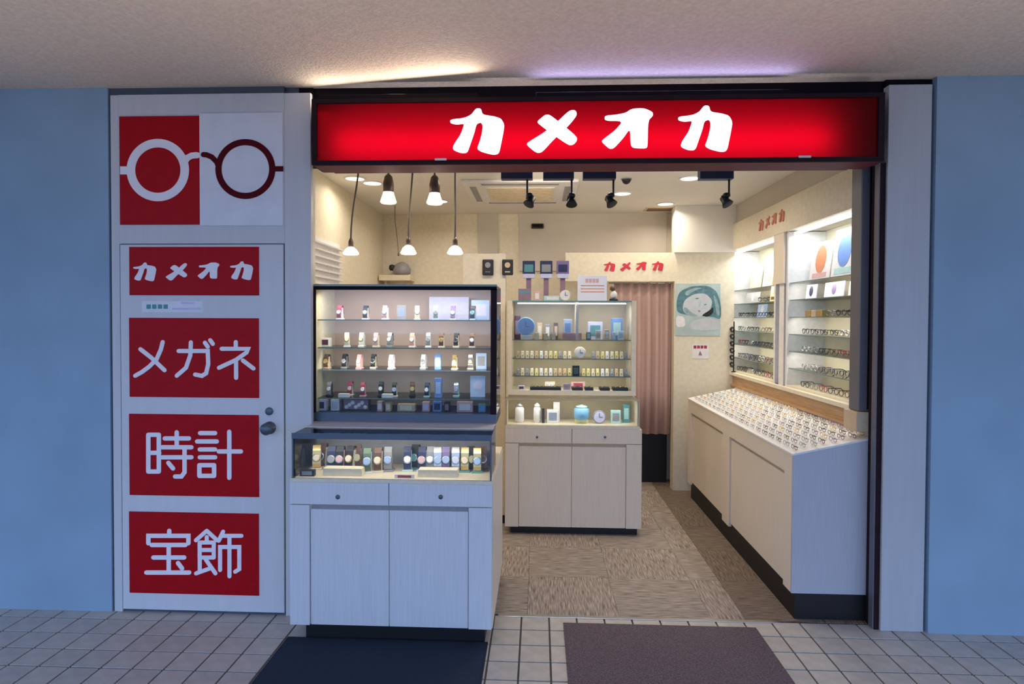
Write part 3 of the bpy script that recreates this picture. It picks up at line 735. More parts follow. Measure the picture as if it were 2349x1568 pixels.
obj('light_tube', tube(nb(), [(vx0+.04, UF+.03, vz1-.012), (vx1-.04, UF+.03, vz1-.012)], .005, 8), 'bulb', mu)
lamp('AREA', 'centre_showcase_lamp', ((vx0+vx1)/2, UF+.05, vz1-.02), 1.8, NEUT, .8, .03, target=((vx0+vx1)/2, 1.58, vz0))
for zz_ in (MS[0]-.012, MS[1]-.012, MS[2]-.012):
    lamp('AREA', 'shelf_strip_lamp', ((vx0+vx1)/2, UF+.03, zz_), .75, NEUT, .8, .008, target=((vx0+vx1)/2, 1.6, zz_-.15))  # fill light added below each shelf, no fitting there
def mx(px, py, y=1.45): return P(px, py, 1, y).x
# articles of its top tier
def round_clock(label, loc, r, m, m2, group=None):
    t = thing('table_clock', label, 'clock', loc, group)
    lobj('case', lathe(nb(), [(r*.9, .012), (r, .004), (r, -.010), (r*.9, -.014), (r*.86, -.012)], 28, (0, 0, r), 1), m, t, True)
    lobj('dial', lathe(nb(), [(r*.84, -.0125), (r*.84, -.0145)], 28, (0, 0, r), 1), m2, t)
    bm = nb(); box(bm, -.0015, .0015, -.017, -.0150, r, r*1.6); box(bm, 0, r*.45, -.017, -.0150, r-.0015, r+.0015)
    lobj('hand', bm, 'black', t)
    return t
Z0 = MS[0]
round_clock('round sky blue clock at the left of the centre showcase', (mx(1206, 740), 1.47, Z0+.03), .072, 'skyblue', 'blue')
carton('display_block', 'white block under the round sky blue clock', 'block', (mx(1208, 775), 1.47, Z0), .085, .04, .03, 'white')
carton('blue_carton', 'blue and white carton left of the white divider in the centre showcase', 'box', (mx(1303, 735), 1.5, Z0), .065, .03, .16, 'paleblue', 'blue')
carton('blue_carton', 'wide grey blue carton right of the white divider in the centre showcase', 'box', (mx(1368, 730), 1.55, Z0), .115, .03, .14, 'lavender', 'teal')
carton('blue_carton', 'deep blue carton with black top at the right of the centre showcase', 'box', (mx(1418, 735), 1.53, Z0), .085, .04, .17, 'blue', 'aqua')
carton('red_carton', 'dark red carton at the upper left of the centre showcase', 'box', (mx(1186, 720), 1.55, Z0), .05, .04, .185, 'darkred', 'mauve')
carton('salmon_card', 'salmon pink display hand card in the middle of the centre showcase', 'card', (mx(1312, 765), 1.44, Z0), .15, .01, .055, 'salmon', 'pink')
for i, (px, w, h, a_, b_) in enumerate([(1238, .04, .13, 'tan', 'cream'), (1256, .04, .12, 'grey', 'white'), (1275, .035, .13, 'brown', 'tan'), (1350, .035, .06, 'green', 'aqua'),
                                      (1372, .04, .075, 'cream', 'tan'), (1392, .035, .08, 'tan', 'white'), (1408, .025, .06, 'aqua', 'white'), (1424, .045, .07, 'white', 'aqua'), (1232, .03, .055, 'cream', 'gold'), (1252, .03, .05, 'yellow', 'cream'), (1270, .03, .055, 'gold', 'cream')]):
    y = 1.60 if h > .1 else 1.46
    carton('gift_carton', f'small {a_} and {b_} carton, {ORD[i]} listed, {"rear" if h > .1 else "front"} row of the centre showcase top tier'.replace(f'{ORD[i]} listed, ', ''), 'box', (mx(px, 765, y), y, Z0), w, .03, h, a_, b_, 'cartons on the top tier of the centre showcase')
# jewellery cards on two tiers
def jewel(kind, loc, label, group):
    if kind in JC: return dup(JC[kind], loc, None, label, group)
    base, met = kind
    t = thing('jewellery_stand', label, 'jewellery stand', loc, group); JC[kind] = t
    bm = nb(); v = [bm.verts.new(p) for p in ((-.014, -.012, 0), (.014, -.012, 0), (.014, .012, 0), (-.014, .012, 0), (-.010, .006, .055), (.010, .006, .055), (.010, .012, .055), (-.010, .012, .055))]
    for q in ((0, 3, 2, 1), (4, 5, 6, 7), (0, 1, 5, 4), (2, 3, 7, 6), (1, 2, 6, 5), (0, 4, 7, 3)): bm.faces.new([v[i] for i in q])
    lobj('easel', bm, base, t)
    pts = [(.0075*cos(a_), -.006+.0155*(.03+.0075*sin(a_)*1.6)/.055-.003, .034+.012*sin(a_)) for a_ in [2*pi*i/10 for i in range(10)]]
    pn = lobj('chain', tube(nb(), pts, .0012, 4, True), met, t)
    lobj('pendant', lathe(nb(), [(.0045, 0), (.0035, -.003), (.001, -.004)], 8, (0, -.008, .018), 1), met, t)
    return t
JC = {}
for tier, (z, n) in enumerate([(MS[1], 24), (MS[2], 24)]):
    for i in range(n):
        px = 1188+i*(1436-1188)/(n-1)
        if tier == 0 and 1312 < px < 1350: continue
        if tier == 1 and 1308 < px < 1336: continue
        kind = random.choice([('cream', 'gold'), ('tan', 'gold'), ('white', 'silver'), ('yellow', 'gold'), ('grey', 'silver')])
        side = 'left' if px < 1320 else 'right'
        jewel(kind, (mx(px, 830, 1.47), 1.46+.015*(i % 2), z), f'{kind[0]} jewellery stand on the {["second", "third"][tier]} tier, {side} half of the centre showcase', f'jewellery stands on the {["second", "third"][tier]} tier of the centre showcase')
# (labels are made exact below)
cnt = {}
for o in sorted([o for o in COL.objects if o.get('category') == 'jewellery stand'], key=lambda o: (-round(o.location.z, 2), o.location.x)):
    k_ = round(o.location.z, 2); cnt[k_] = cnt.get(k_, 0)+1
    tiername = 'second' if abs(o.location.z-MS[1]) < .01 else 'third'
    mname = o.children[0].data.materials[0].name.split('_')[0]
    o['label'] = f'{mname} jewellery stand, {ORD[cnt[k_]-1]} from the left on the {tiername} tier of the centre showcase'
round_clock('round cream clock between jewellery stands on the second tier', (mx(1331, 810), 1.47, MS[1]), .045, 'cream', 'white')
carton('black_box', 'small black upright box on the third tier of the centre showcase', 'box', (mx(1321, 845), 1.45, MS[2]), .055, .03, .08, 'black', 'green')
for i, (a_, b_, lb) in enumerate([(1216, 1287, 'long black jewellery tray at the left'), (1312, 1337, 'short black tray under the pink card'), (1342, 1361, 'small black tray right of the pink card'),
                               (1376, 1399, 'short black tray, second from the right'), (1406, 1441, 'black jewellery tray at the right end')]):
    x0, x1 = mx(a_, 890, UF+.03), mx(b_, 890, UF+.03)
    t = thing('jewellery_tray', lb+' of the centre showcase bottom', 'tray', ((x0+x1)/2, UF+.07, vz0), 'black trays at the bottom of the centre showcase')
    obj('tray', bx(x0, x1, UF+.02, UF+.12, vz0, vz0+.022, bev=.002), 'black', t)
    n = max(2, int((x1-x0)/.03))
    for k in range(n):
        xx = x0+(k+.5)*(x1-x0)/n
        obj('ring', tube(nb(), [(xx+.007*cos(q*pi/4), UF+.07, vz0+.03+.008*sin(q*pi/4)) for q in range(8)], .0016, 4, True), 'gold', t)
carton('pink_card', 'small pink and lavender card above the bottom trays', 'card', (mx(1300, 885), UF+.03, vz0), .055, .006, .05, 'lavender', 'pink')
carton('red_card', 'low rosy red card behind the bottom trays', 'card', (mx(1328, 880), UF+.15, vz0), .11, .006, .055, 'pink', 'red')
carton('cream_card', 'cream double card behind the long black tray', 'card', (mx(1262, 880), UF+.15, vz0), .08, .006, .055, 'cream', 'white')
carton('blue_card', 'pale blue box at the bottom left corner of the centre showcase', 'box', (mx(1196, 885), UF+.06, vz0), .05, .03, .03, 'lavender', 'brown')
# articles in the middle counter case
def jar(label, loc, r, h, m, m2):
    t = thing('lidded_jar', label, 'jar', loc)
    lobj('body', lathe(nb(), [(r*.8, 0), (r, h*.1), (r, h*.7), (r*.7, h*.8)], 20), m, t, True)
    lobj('lid', lathe(nb(), [(r*.75, h*.8), (r*.78, h*.9), (r*.3, h*.97), (r*.12, h)], 20), m2, t, True)
ym = 1.36; zc = .825
def cx_(px): return P(px, 950, 1, ym).x
jar('white lidded jar at the left end of the centre counter case', (cx_(1192), ym, zc), .035, .15, 'white', 'silver')
jar('slim white jar, second from the left in the centre counter case', (cx_(1232), ym, zc), .028, .15, 'white', 'white')
carton('white_box', 'white L-shaped clock box left of centre in the centre counter case', 'box', (cx_(1268), ym, zc), .09, .05, .10, 'white', 'silver')
carton('white_box', 'tall white box behind the L-shaped clock box', 'box', (cx_(1277), ym+.06, zc), .05, .04, .15, 'white')
carton('black_box', 'small dark clock left of the white box in the centre counter case', 'clock', (cx_(1246), ym-.02, zc), .02, .02, .11, 'black')
jar('sky blue lidded jar in the middle of the centre counter case', (cx_(1334), ym, zc+.03), .058, .11, 'skyblue', 'aqua')
carton('yellow_step', 'lime yellow block under the sky blue jar', 'block', (cx_(1334), ym, zc), .10, .06, .03, 'yellow')
round_clock('round grey clock right of the sky blue jar', (cx_(1374), ym-.02, zc+.001), .05, 'grey', 'lavender')
carton('clock_box', 'square pale teal clock at the right of the centre counter case', 'clock', (cx_(1412), ym, zc), .075, .04, .10, 'aqua', 'grey')
carton('clock_box', 'tall dark framed clock at the right end of the centre counter case', 'clock', (cx_(1438), ym+.04, zc), .05, .03, .14, 'teal', 'aqua')
# things on top of the showcase
zt = vz1+.009
def tp(px, y=1.5): return P(px, 660, 1, y).x
carton('dark_gift_box', 'dark mauve square box on top of the centre showcase, left end', 'box', (tp(1204), 1.5, zt), .10, .06, .095, 'mauve', 'teal', emblem='band')
carton('pink_carton', 'small pink carton next to the dark mauve box', 'box', (tp(1232), 1.5, zt), .045, .04, .075, 'pink', 'white')
carton('display_stand', 'pale grey green tray of trinkets on top of the centre showcase', 'tray', (tp(1268), 1.52, zt), .14, .08, .04, 'aqua', 'white')
round_clock('small ivory round clock on top of the centre showcase', (tp(1296), 1.46, zt), .042, 'cream', 'white')
for i, (px, c_, d_, lb) in enumerate([(1213, 'navy', 'teal', 'left'), (1253, 'navy', 'grey', 'middle'), (1291, 'purple', 'navy', 'right')]):
    y = 1.62; x = P(px, 620, 1, y).x
    t = thing('clock_display', f'{lb} one of three dark blue display clocks standing over the centre showcase', 'clock', (x, y, zt), 'three display clocks over the centre showcase')
    za, zb_ = P(px, 598, 1, y).z, P(px, 628, 1, y).z
    obj('case', bx(x-.05, x+.05, y-.01, y+.02, zb_, za, bev=.004), c_, t)
    obj('face', bx(x-.036, x+.036, y-.012, y-.0101, zb_+.015, za-.03), d_, t)
    obj('base', bx(x-.045, x+.045, y-.02, y+.03, zb_-.035, zb_, bev=.003), 'lavender', t)
    obj('stem', bx(x-.02, x+.02, y, y+.02, zt, zb_-.035), 'mauve', t)
a = P(1325, 632, 1, 1.47); b = P(1392, 680, 1, 1.47)
t = thing('price_sign', 'white notice with pink heading on top of the centre showcase', 'sign', ((a.x+b.x)/2, 1.47, zt))
obj('board', bx(a.x, b.x, 1.467, 1.475, zt, a.z, bev=.001), 'white_panel', t)
f = lambda u, v, d: (lambda p: Vector((p.x, 1.4668-d, p.z)))(P(u, v, 1, 1.467))
bm = nb()
for i in range(4): poly_prism(bm, [(1343+i*8, 639), (1349.5+i*8, 639), (1349.5+i*8, 648), (1343+i*8, 648)], f, 0, .0005)
obj('heading', bm, 'pink', t)
bm = nb()
for yy in (654, 661, 668): poly_prism(bm, [(1332, yy), (1386, yy), (1386, yy+2), (1332, yy+2)], f, 0, .0005)
obj('small_print', bm, 'orange', t)
t = thing('ornament', 'small brown and white figurine right of the white notice', 'figurine', (tp(1408), 1.5, zt))
obj('base', lathe(nb(), [(.035, 0), (.035, .012), (.028, .02)], 16, (tp(1408), 1.5, zt), 2), 'black', t)
obj('torso', lathe(nb(), [(.012, .02), (.028, .04), (.024, .065), (.008, .08)], 16, (tp(1408), 1.5, zt), 2), 'white', t, True)
obj('crown', lathe(nb(), [(.006, .078), (.022, .09), (.018, .11), (.004, .12)], 16, (tp(1405), 1.5, zt), 2), 'brown', t, True)
# black boxes on the partition
for i, (px, lb) in enumerate([(1120, 'left black clock with pale dial hanging on the low partition'), (1165, 'right black clock with gold figure hanging on the low partition')]):
    a = P(px-13, 595, 1, 1.49); b = P(px+12, 631, 1, 1.49)
    t = thing('wall_clock', lb, 'clock', ((a.x+b.x)/2, 1.49, b.z))
    obj('case', bx(a.x, b.x, 1.47, 1.50, b.z, a.z, bev=.008), 'black', t)
    obj('dial', lathe(nb(), [(.022, 0), (.022, -.002)], 20, ((a.x+b.x)/2, 1.469, a.z-.045), 1), 'grey' if i == 0 else 'tan', t)
    obj('ornament', bx((a.x+b.x)/2-.02, (a.x+b.x)/2+.02, 1.466, 1.469, b.z+.02, b.z+.03), 'green' if i == 0 else 'gold', t)

# ================================================================== RIGHT COUNTER
rc = thing('sloping_counter', 'long cream counter along the right wall with sloping display top', 'counter', (1.6, 1.2, 0))
RX0, RX1, RY0, RY1 = 1.372, 1.828, .03, 2.33
def prism_y(bm, prof, y0, y1):
    a = [bm.verts.new((x, y0, z)) for x, z in prof]; b = [bm.verts.new((x, y1, z)) for x, z in prof]; n = len(prof)
    bm.faces.new(a); bm.faces.new(b[::-1])
    for i in range(n): bm.faces.new((a[i], a[(i+1) % n], b[(i+1) % n], b[i]))
    return bm
obj('carcass', prism_y(nb(), [(RX0+.035, .15), (RX1, .15), (RX1, .985), (RX0+.035, .885)], RY0+.01, RY1-.01), 'laminate', rc)
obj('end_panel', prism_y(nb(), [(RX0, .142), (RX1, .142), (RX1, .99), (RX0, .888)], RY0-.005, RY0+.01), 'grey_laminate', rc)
obj('plinth', bx(RX0+.02, RX1, RY0, RY1-.05, 0, .15), 'black_void', rc)
obj('top_rail', bx(RX0, RX0+.035, RY0+.01, RY1, .78, .888), 'laminate', rc)
ymid = 1.21
for y0, y1 in ((RY0+.01, RY0+.11), (1.12, 1.28), (RY1-.10, RY1)):
    obj('stile', bx(RX0, RX0+.035, y0, y1, .13 if y0 > .1 else .142, .78), 'laminate', rc)
for y0, y1 in ((RY0+.115, 1.115), (1.285, RY1-.105)):
    obj('door', bx(RX0+.012, RX0+.034, y0, y1, .155, .755, bev=.002), 'laminate', rc)
obj('display_top', prism_y(nb(), [(RX0-.004, .888), (RX1, .99), (RX1, 1.000), (RX0-.004, .898)], RY0-.008, RY1+.005), 'white', rc)
slope = math.atan2(.102, RX1-RX0+.004)
# wood riser and ledge
lg = thing('wood_ledge', 'light oak ledge along the right wall behind the sloping counter', 'ledge', (1.82, 1.3, 1.0))
obj('riser', bx(1.822, 1.829, .0, 2.66, 1.001, 1.10), 'wood', lg)
obj('riser_base', bx(1.80, 1.829, .0, 2.66, 1.001, 1.02), 'wood', lg)
obj('ledge_board', bx(1.795, 1.83, .0, 2.66, 1.10, 1.128, bev=.002), 'cream', lg)
obj('ledge_end', bx(1.70, 1.80, .02, .16, 1.02, 1.126, bev=.003), 'tan', lg)

# ---- eyeglasses (front faces -x, width along y)
def glasses_mesh(name, m, folded):
    bm = nb(); r = .0027
    for s in (-1, 1):
        cy = s*.034
        tube(bm, [(0, cy+.024*cos(t), .022+.017*sin(t)) for t in [2*pi*i/10 for i in range(10)]], r, 4, True)
        if folded: tube(bm, [(0, s*.059, .034), (.008, s*.061, .034), (.010, -s*.02, .026)], r*.9, 4)
        else: tube(bm, [(0, s*.059, .034), (.012, s*.064, .034), (.085, s*.060, .032), (.105, s*.056, .012)], r*.9, 4)
    tube(bm, [(0, -.011, .028), (-.001, 0, .031), (0, .011, .028)], r*.9, 4)
    me = bpy.data.meshes.new(name); bmesh.ops.recalc_face_normals(bm, faces=bm.faces); bm.to_mesh(me); bm.free(); me.materials.append(M[m]); return me
GM = {c: glasses_mesh('eyeglasses_'+c, c, False) for c in ('black', 'brown', 'silver', 'red', 'navy', 'grey')}
GF = {c: glasses_mesh('folded_eyeglasses_'+c, c, True) for c in ('black', 'brown', 'silver', 'gold', 'mauve', 'grey')}
def put_glasses(me, loc, rot, label, group):
    o = bpy.data.objects.new('eyeglasses', me); COL.objects.link(o); o.location = loc; o.rotation_euler = rot
    tag(o, label, 'eyeglasses', group)
    return o
colname = ['front row', 'second row', 'third row', 'fourth row', 'fifth row', 'sixth row', 'seventh row', 'ledge row']
for ci in range(8):
    x = RX0+.03+ci*.0515; zz = .898+(x-RX0+.004)*.102/(RX1-RX0+.004)+.002
    for k in range(20):
        y = .085+k*.110+(.02 if ci % 2 else 0)
        c = random.choice(['black', 'brown', 'grey', 'mauve', 'gold'] if k < 6 else ['brown', 'silver', 'gold', 'grey', 'silver'] if k < 12 else ['silver', 'gold', 'silver', 'grey'])
        nm = 'plum' if c == 'mauve' else c
        o = put_glasses(GF[c], (x, y, zz), (0, -slope+.25, random.uniform(-.06, .06)), f"folded {nm} eyeglasses, {ORD[k]} from the near end in the counter's {colname[ci]}", f"eyeglasses in the {colname[ci]} of the sloping counter")
        o.scale = (.64, .64, .64)

# ---- shelving in the right wall
def bay(name, label, y0, y1, zs, posts):
    t = thing(name, label, 'shelving', (1.96, (y0+y1)/2, 1.13))
    for z in zs:
        s_ = obj('shelf', bx(1.845, 2.10, y0, y1, z-.006, z), 'glass_shelf', t)
        obj('shelf_edge', bx(1.843, 1.845, y0, y1, z-.006, z), 'glass_edge', s_)
    obj('bottom_board', bx(1.83, 2.10, y0-.005, y1, 1.128, 1.14), 'cream', t)
    obj('side_frame', bx(1.83, 2.10, y0-.03, y0, 1.128, 2.265), 'white', t)
    obj('side_frame', bx(1.83, 2.10, y1, y1+.03, 1.128, 2.265), 'white', t)
    obj('light_strip', bx(1.85, 1.87, y0+.05, y1-.05, 2.235, 2.255), 'strip', t)
    lamp('AREA', 'shelving_lamp', (1.90, (y0+y1)/2, 2.25), 3.6*(y1-y0), COOL, .03, (y1-y0)*.9, target=(1.98, (y0+y1)/2, 1.2)).rotation_euler = (0, radians(-12), 0)
    for zz_ in (1.88, 1.63, 1.38): lamp('AREA', 'shelf_strip_lamp', (1.856, (y0+y1)/2, zz_), 1.15*(y1-y0), NEUT, .008, (y1-y0)*.9, target=(2.0, (y0+y1)/2, zz_-.1)).rotation_euler = (0, radians(-35), 0)  # added fill for the lower tiers, without any fixture
    return t
ZS = [1.265, 1.39, 1.515, 1.64, 1.765, 1.89]
bay('wall_shelving', 'nearer bay of lit glass shelves with eyeglasses in the right wall', .275, 1.27, ZS, 0)
bay('wall_shelving', 'farther bay of lit glass shelves with eyeglasses in the right wall', 1.53, 2.625, ZS, 0)
t = thing('divider_column', 'cream boxed column between the two shelving bays', 'column', (1.85, 1.4, 1.13))
obj('upper_box', bx(1.81, 2.0, 1.305, 1.495, 1.89, 2.265), 'laminate', t)
obj('lower_post', bx(1.828, 1.95, 1.33, 1.42, 1.128, 1.89), 'white', t)
LV = [1.14]+ZS
lvname = ['lowest', 'second lowest', 'third lowest', 'fourth lowest', 'fifth lowest']
for bi, (y0, y1, bn) in enumerate([(.275, 1.27, 'nearer'), (1.53, 2.625, 'farther')]):
    for li in range(5):
        n = int((y1-y0-.06)/.138)
        if li == 4 and bi == 0: n = 3
        for k in range(n):
            y = y0+.1+k*.138+(0 if not (li == 4 and bi == 0) else .05)
            c = random.choice(['black', 'grey', 'brown', 'black', 'silver', 'navy', 'black', 'red'])
            put_glasses(GM[c], (1.875, y, LV[li]+.0028), (0, 0, random.uniform(-.1, .1)),
                        f'{c} eyeglasses, {ORD[k]} from the near end on the {lvname[li]} shelf of the {bn} bay', f'eyeglasses on the {lvname[li]} shelf of the {bn} bay')
# cards and boxes on the upper shelves (faces -x)
def wall_card(label, y, z, w, h, m, m2, m3=None, x=1.93, name='display_card', lean=.12):
    t = thing(name, label, 'card', (x, y, z))
    lobj('card', bx(-.003, .003, -w/2, w/2, 0, h, bev=.0008), m, t)
    q = nb(); lathe(q, [(min(w, h)*.36, 0), (min(w, h)*.36, -.0012)], 20, (-.0032, 0, h*.55), 0)
    for v in q.verts: v.co.y *= .8
    lobj('picture', q, m2, t)
    if m3: lobj('caption', bx(-.0045, -.003, -w*.35, w*.35, h*.08, h*.2), m3, t)
    t.rotation_euler = (0, lean, 0)
    return t
wall_card('tall white card with orange picture on the top shelf of the nearer bay', 1.00, 1.89, .30, .27, 'white', 'orange', 'pink')
wall_card('tall white card with blue picture on the top shelf of the nearer bay', .68, 1.89, .30, .32, 'white', 'blue', 'aqua')
wall_card('white card with magenta mark at the near end of the top shelf', .375, 1.89, .09, .25, 'white', 'mauve', None, 1.99)
wall_card('plain white card at the far end of the nearer bay top shelf', 1.19, 1.89, .14, .28, 'white', 'cream', None, 1.99)
wall_card('pale violet card on the sixth shelf of the nearer bay', .72, 1.765, .26, .10, 'lavender', 'purple', None, 1.90)
wall_card('dark violet accessory card on the sixth shelf near the divider', 1.05, 1.765, .16, .10, 'lavender', 'navy', None, 1.90)
wall_card('grey patterned card on the sixth shelf at the near end', .42, 1.765, .22, .09, 'white', 'aqua', None, 1.90)
for i, (y, m_) in enumerate([(1.02, 'gold'), (.93, 'tan'), (.84, 'gold')]):
    carton('gold_case', f'{ORD[i]} golden spectacle case from the divider on the fifth shelf of the nearer bay', 'case', (1.89, y, 1.64), .05, .07, .045, m_, None, 'golden cases on the fifth shelf')
wall_card('tall white card at the far end of the farther bay top shelf', 2.42, 1.89, .30, .25, 'cream', 'white', None, 1.99)
wall_card('white card in the middle of the farther bay top shelf', 2.05, 1.89, .26, .28, 'white', 'cream', None, 1.97)
wall_card('yellow and brown card beside the divider column', 1.68, 1.765, .14, .20, 'yellow', 'orange', 'brown', 1.88)
wall_card('grey green card on the sixth shelf of the farther bay', 2.3, 1.765, .36, .10, 'grey', 'aqua', None, 1.93)
wall_card('pale blue ring print card on the fifth shelf of the farther bay', 2.0, 1.64, .22, .11, 'paleblue', 'white', None, 1.905)
# black sunglasses on the sixth shelf
put_glasses(GM['black'], (1.87, 1.88, 1.7678), (0, 0, .3), 'tilted black eyeglasses on the sixth shelf of the farther bay', 'single eyeglasses on upper shelves')
# tall dark display tree between the counters at the far end
t = thing('eyeglass_rack', 'dark upright rack of sunglasses at the far end of the shelving', 'rack', (1.86, 2.52, 1.128))
obj('pole', tube(nb(), [(1.815, 2.45, 1.128), (1.815, 2.45, 1.60)], .006, 8), 'black', t)
obj('base', lathe(nb(), [(.02, 0), (.02, .008), (.008, .012)], 16, (1.815, 2.45, 1.128)), 'black', t)
for k in range(6):
    z = 1.20+k*.065
    obj('sunglasses', tube(nb(), [(1.80, 2.45+.03*cos(q*pi/4)*1.6, z+.02*sin(q*pi/4)) for q in range(8)], .010, 5, True), 'black', t)
# fascia lettering
def word_on(parent_label, name, fmap, m, loc):
    t = thing(name, parent_label, 'sign lettering', loc); word_parts(fmap, 0, .006, m, t); return t
def fm_fascia(u, v, d):
    s_ = (u+331)/(1874+331); py = (v-212)/(590-212)
    y = 1.80-s_*.52; z = 2.44-py*.10; return Vector((1.805-d, y, z))
word_on('four salmon coloured characters on the right wall fascia', 'fascia_lettering', fm_fascia, 'orange_letter', (1.80, 1.54, 2.34))
def fm_head(u, v, d):
    px = 1385+(u+331)*(1522-1385)/(1874+331); py = 599+(v-212)*(622-599)/(590-212)
    p = P(px, py, 1, 2.5); return Vector((p.x, 2.5-d, p.z))
word_on('four red katakana on the header board above the curtain', 'header_lettering', fm_head, 'red_letter', (.88, 2.495, 2.07))

# ================================================================== CURTAIN, POSTER, NOTICE
t = thing('curtain', 'dusty pink pleated curtain hanging in the rear doorway', 'curtain', (1.03, 2.6, .52))
cx0, cx1, czt, czb = .72, 1.272, 1.972, .515
def pleat(x0, x1, seed):
    bm = nb(); n = 22; rowsv = []
    for j, z in enumerate([czb, .9, 1.4, 1.8, czt]):
        r_ = []
        for i in range(n+1):
            u = i/n; x = x0+(x1-x0)*u
            amp = .022 if z < 1.9 else .012
            r_.append((x, 2.60+amp*sin((u*2+seed)*2*pi)+.004*sin(j*1.3+u*9), z))
        rowsv.append(r_)
    va = [[bm.verts.new(p) for p in r_] for r_ in rowsv]; vb = [[bm.verts.new((p[0], p[1]+.003, p[2])) for p in r_] for r_ in rowsv]
    for V_, fl in ((va, 0), (vb, 1)):
        for a_, b_ in zip(V_, V_[1:]):
            for i in range(n): bm.faces.new((a_[i], a_[i+1], b_[i+1], b_[i]))
    for i in range(n):
        bm.faces.new((va[0][i], va[0][i+1], vb[0][i+1], vb[0][i])); bm.faces.new((va[-1][i], va[-1][i+1], vb[-1][i+1], vb[-1][i]))
    return bm
for k in range(3):
    w_ = (cx1-cx0)/3; obj('panel', pleat(cx0+k*w_, cx0+(k+1)*w_-.002, k*.13), 'curtain', t, True)
obj('rod', tube(nb(), [(cx0-.05, 2.60, 1.965), (1.275, 2.60, 1.965)], .008, 8), 'silver', t)

a = P(1550, 650, 1, 2.49); b = P(1652, 770, 1, 2.49)
t = thing('portrait_poster', 'teal toned poster with a close-up face on the rear right wall', 'poster', ((a.x+b.x)/2, 2.495, b.z))
M['poster_bg'] = mat('poster_sheet', (.46, .56, .54), .5, noise=.12, scale=9)
obj('sheet', bx(a.x, b.x, 2.494, 2.4998, b.z, a.z), 'poster_bg', t)
f = lambda u, v, d: (lambda p: Vector((p.x, 2.4938-d, p.z)))(P(u, v, 1, 2.494))
def blob(name, pts, m, d=.0004, it=2):
    bm = nb(); poly_prism(bm, smooth_poly(pts, it), f, 0, d); obj(name, bm, m, t)
sx_ = lambda x: 1450+x/3.92
sy_ = lambda y: 560+y/3.92
def Q(*pp): return [(sx_(x), sy_(y)) for x, y in pp]
M['hair_teal'] = mat('poster_hair', (.10, .22, .25), .5, noise=.3, scale=30); M['skin_pale'] = mat('poster_skin', (.58, .60, .62), .5, noise=.08, scale=12)
blob('hair', Q((400, 500), (430, 420), (540, 375), (680, 370), (760, 420), (800, 540), (800, 680), (720, 650), (500, 640), (400, 610)), 'hair_teal', .0003)
blob('face', Q((450, 590), (470, 500), (560, 445), (660, 440), (720, 500), (715, 560), (680, 620), (600, 655), (500, 640)), 'skin_pale', .0006)
M['poster_mid'] = mat('poster_mid_tone', (.30, .42, .44), .5, noise=.25, scale=25)
blob('hair_strand', Q((470, 430), (560, 390), (640, 392), (560, 415), (490, 470)), 'poster_mid', .0005)
blob('hair_strand', Q((730, 440), (775, 520), (790, 640), (765, 640), (745, 540)), 'poster_mid', .0005)
blob('cheek_shade', Q((455, 585), (480, 560), (540, 620), (600, 640), (560, 652), (500, 636)), 'poster_mid', .0007)
blob('nose_shade', Q((612, 505), (628, 508), (612, 560), (590, 565), (600, 545)), 'poster_bg', .0008)
blob('shadow_hair', Q((620, 640), (700, 590), (730, 560), (730, 620), (680, 655)), 'black', .0008)
blob('eye', Q((568, 484), (598, 480), (600, 490), (570, 494)), 'hair_teal', .0009, 1)
blob('eye', Q((645, 542), (668, 534), (669, 543), (647, 550)), 'hair_teal', .0009, 1)
blob('mouth', Q((590, 590), (620, 600), (600, 612)), 'mauve', .0009, 1)
blob('hand', Q((520, 720), (560, 680), (700, 660), (790, 690), (800, 770), (540, 775)), 'skin_pale', .0007)
blob('collar', Q((395, 640), (470, 650), (480, 740), (395, 745)), 'white', .0007, 1)
a = P(1588, 789, 1, 2.495); b = P(1626, 822, 1, 2.495)
t = thing('wall_notice', 'small white notice with red heading below the portrait poster', 'notice', ((a.x+b.x)/2, 2.497, b.z))
obj('sheet', bx(a.x, b.x, 2.497, 2.4998, b.z, a.z), 'white', t)
f = lambda u, v, d: (lambda p: Vector((p.x, 2.4968-d, p.z)))(P(u, v, 1, 2.497))
bm = nb()
for i in range(4): poly_prism(bm, [(1591+i*8, 792), (1597.5+i*8, 792), (1597.5+i*8, 799), (1591+i*8, 799)], f, 0, .0005)
obj('heading', bm, 'red', t)
bm = nb(); poly_prism(bm, [(1606, 804), (1611, 815), (1602, 815)], f, 0, .0005); obj('mark', bm, 'mauve', t)

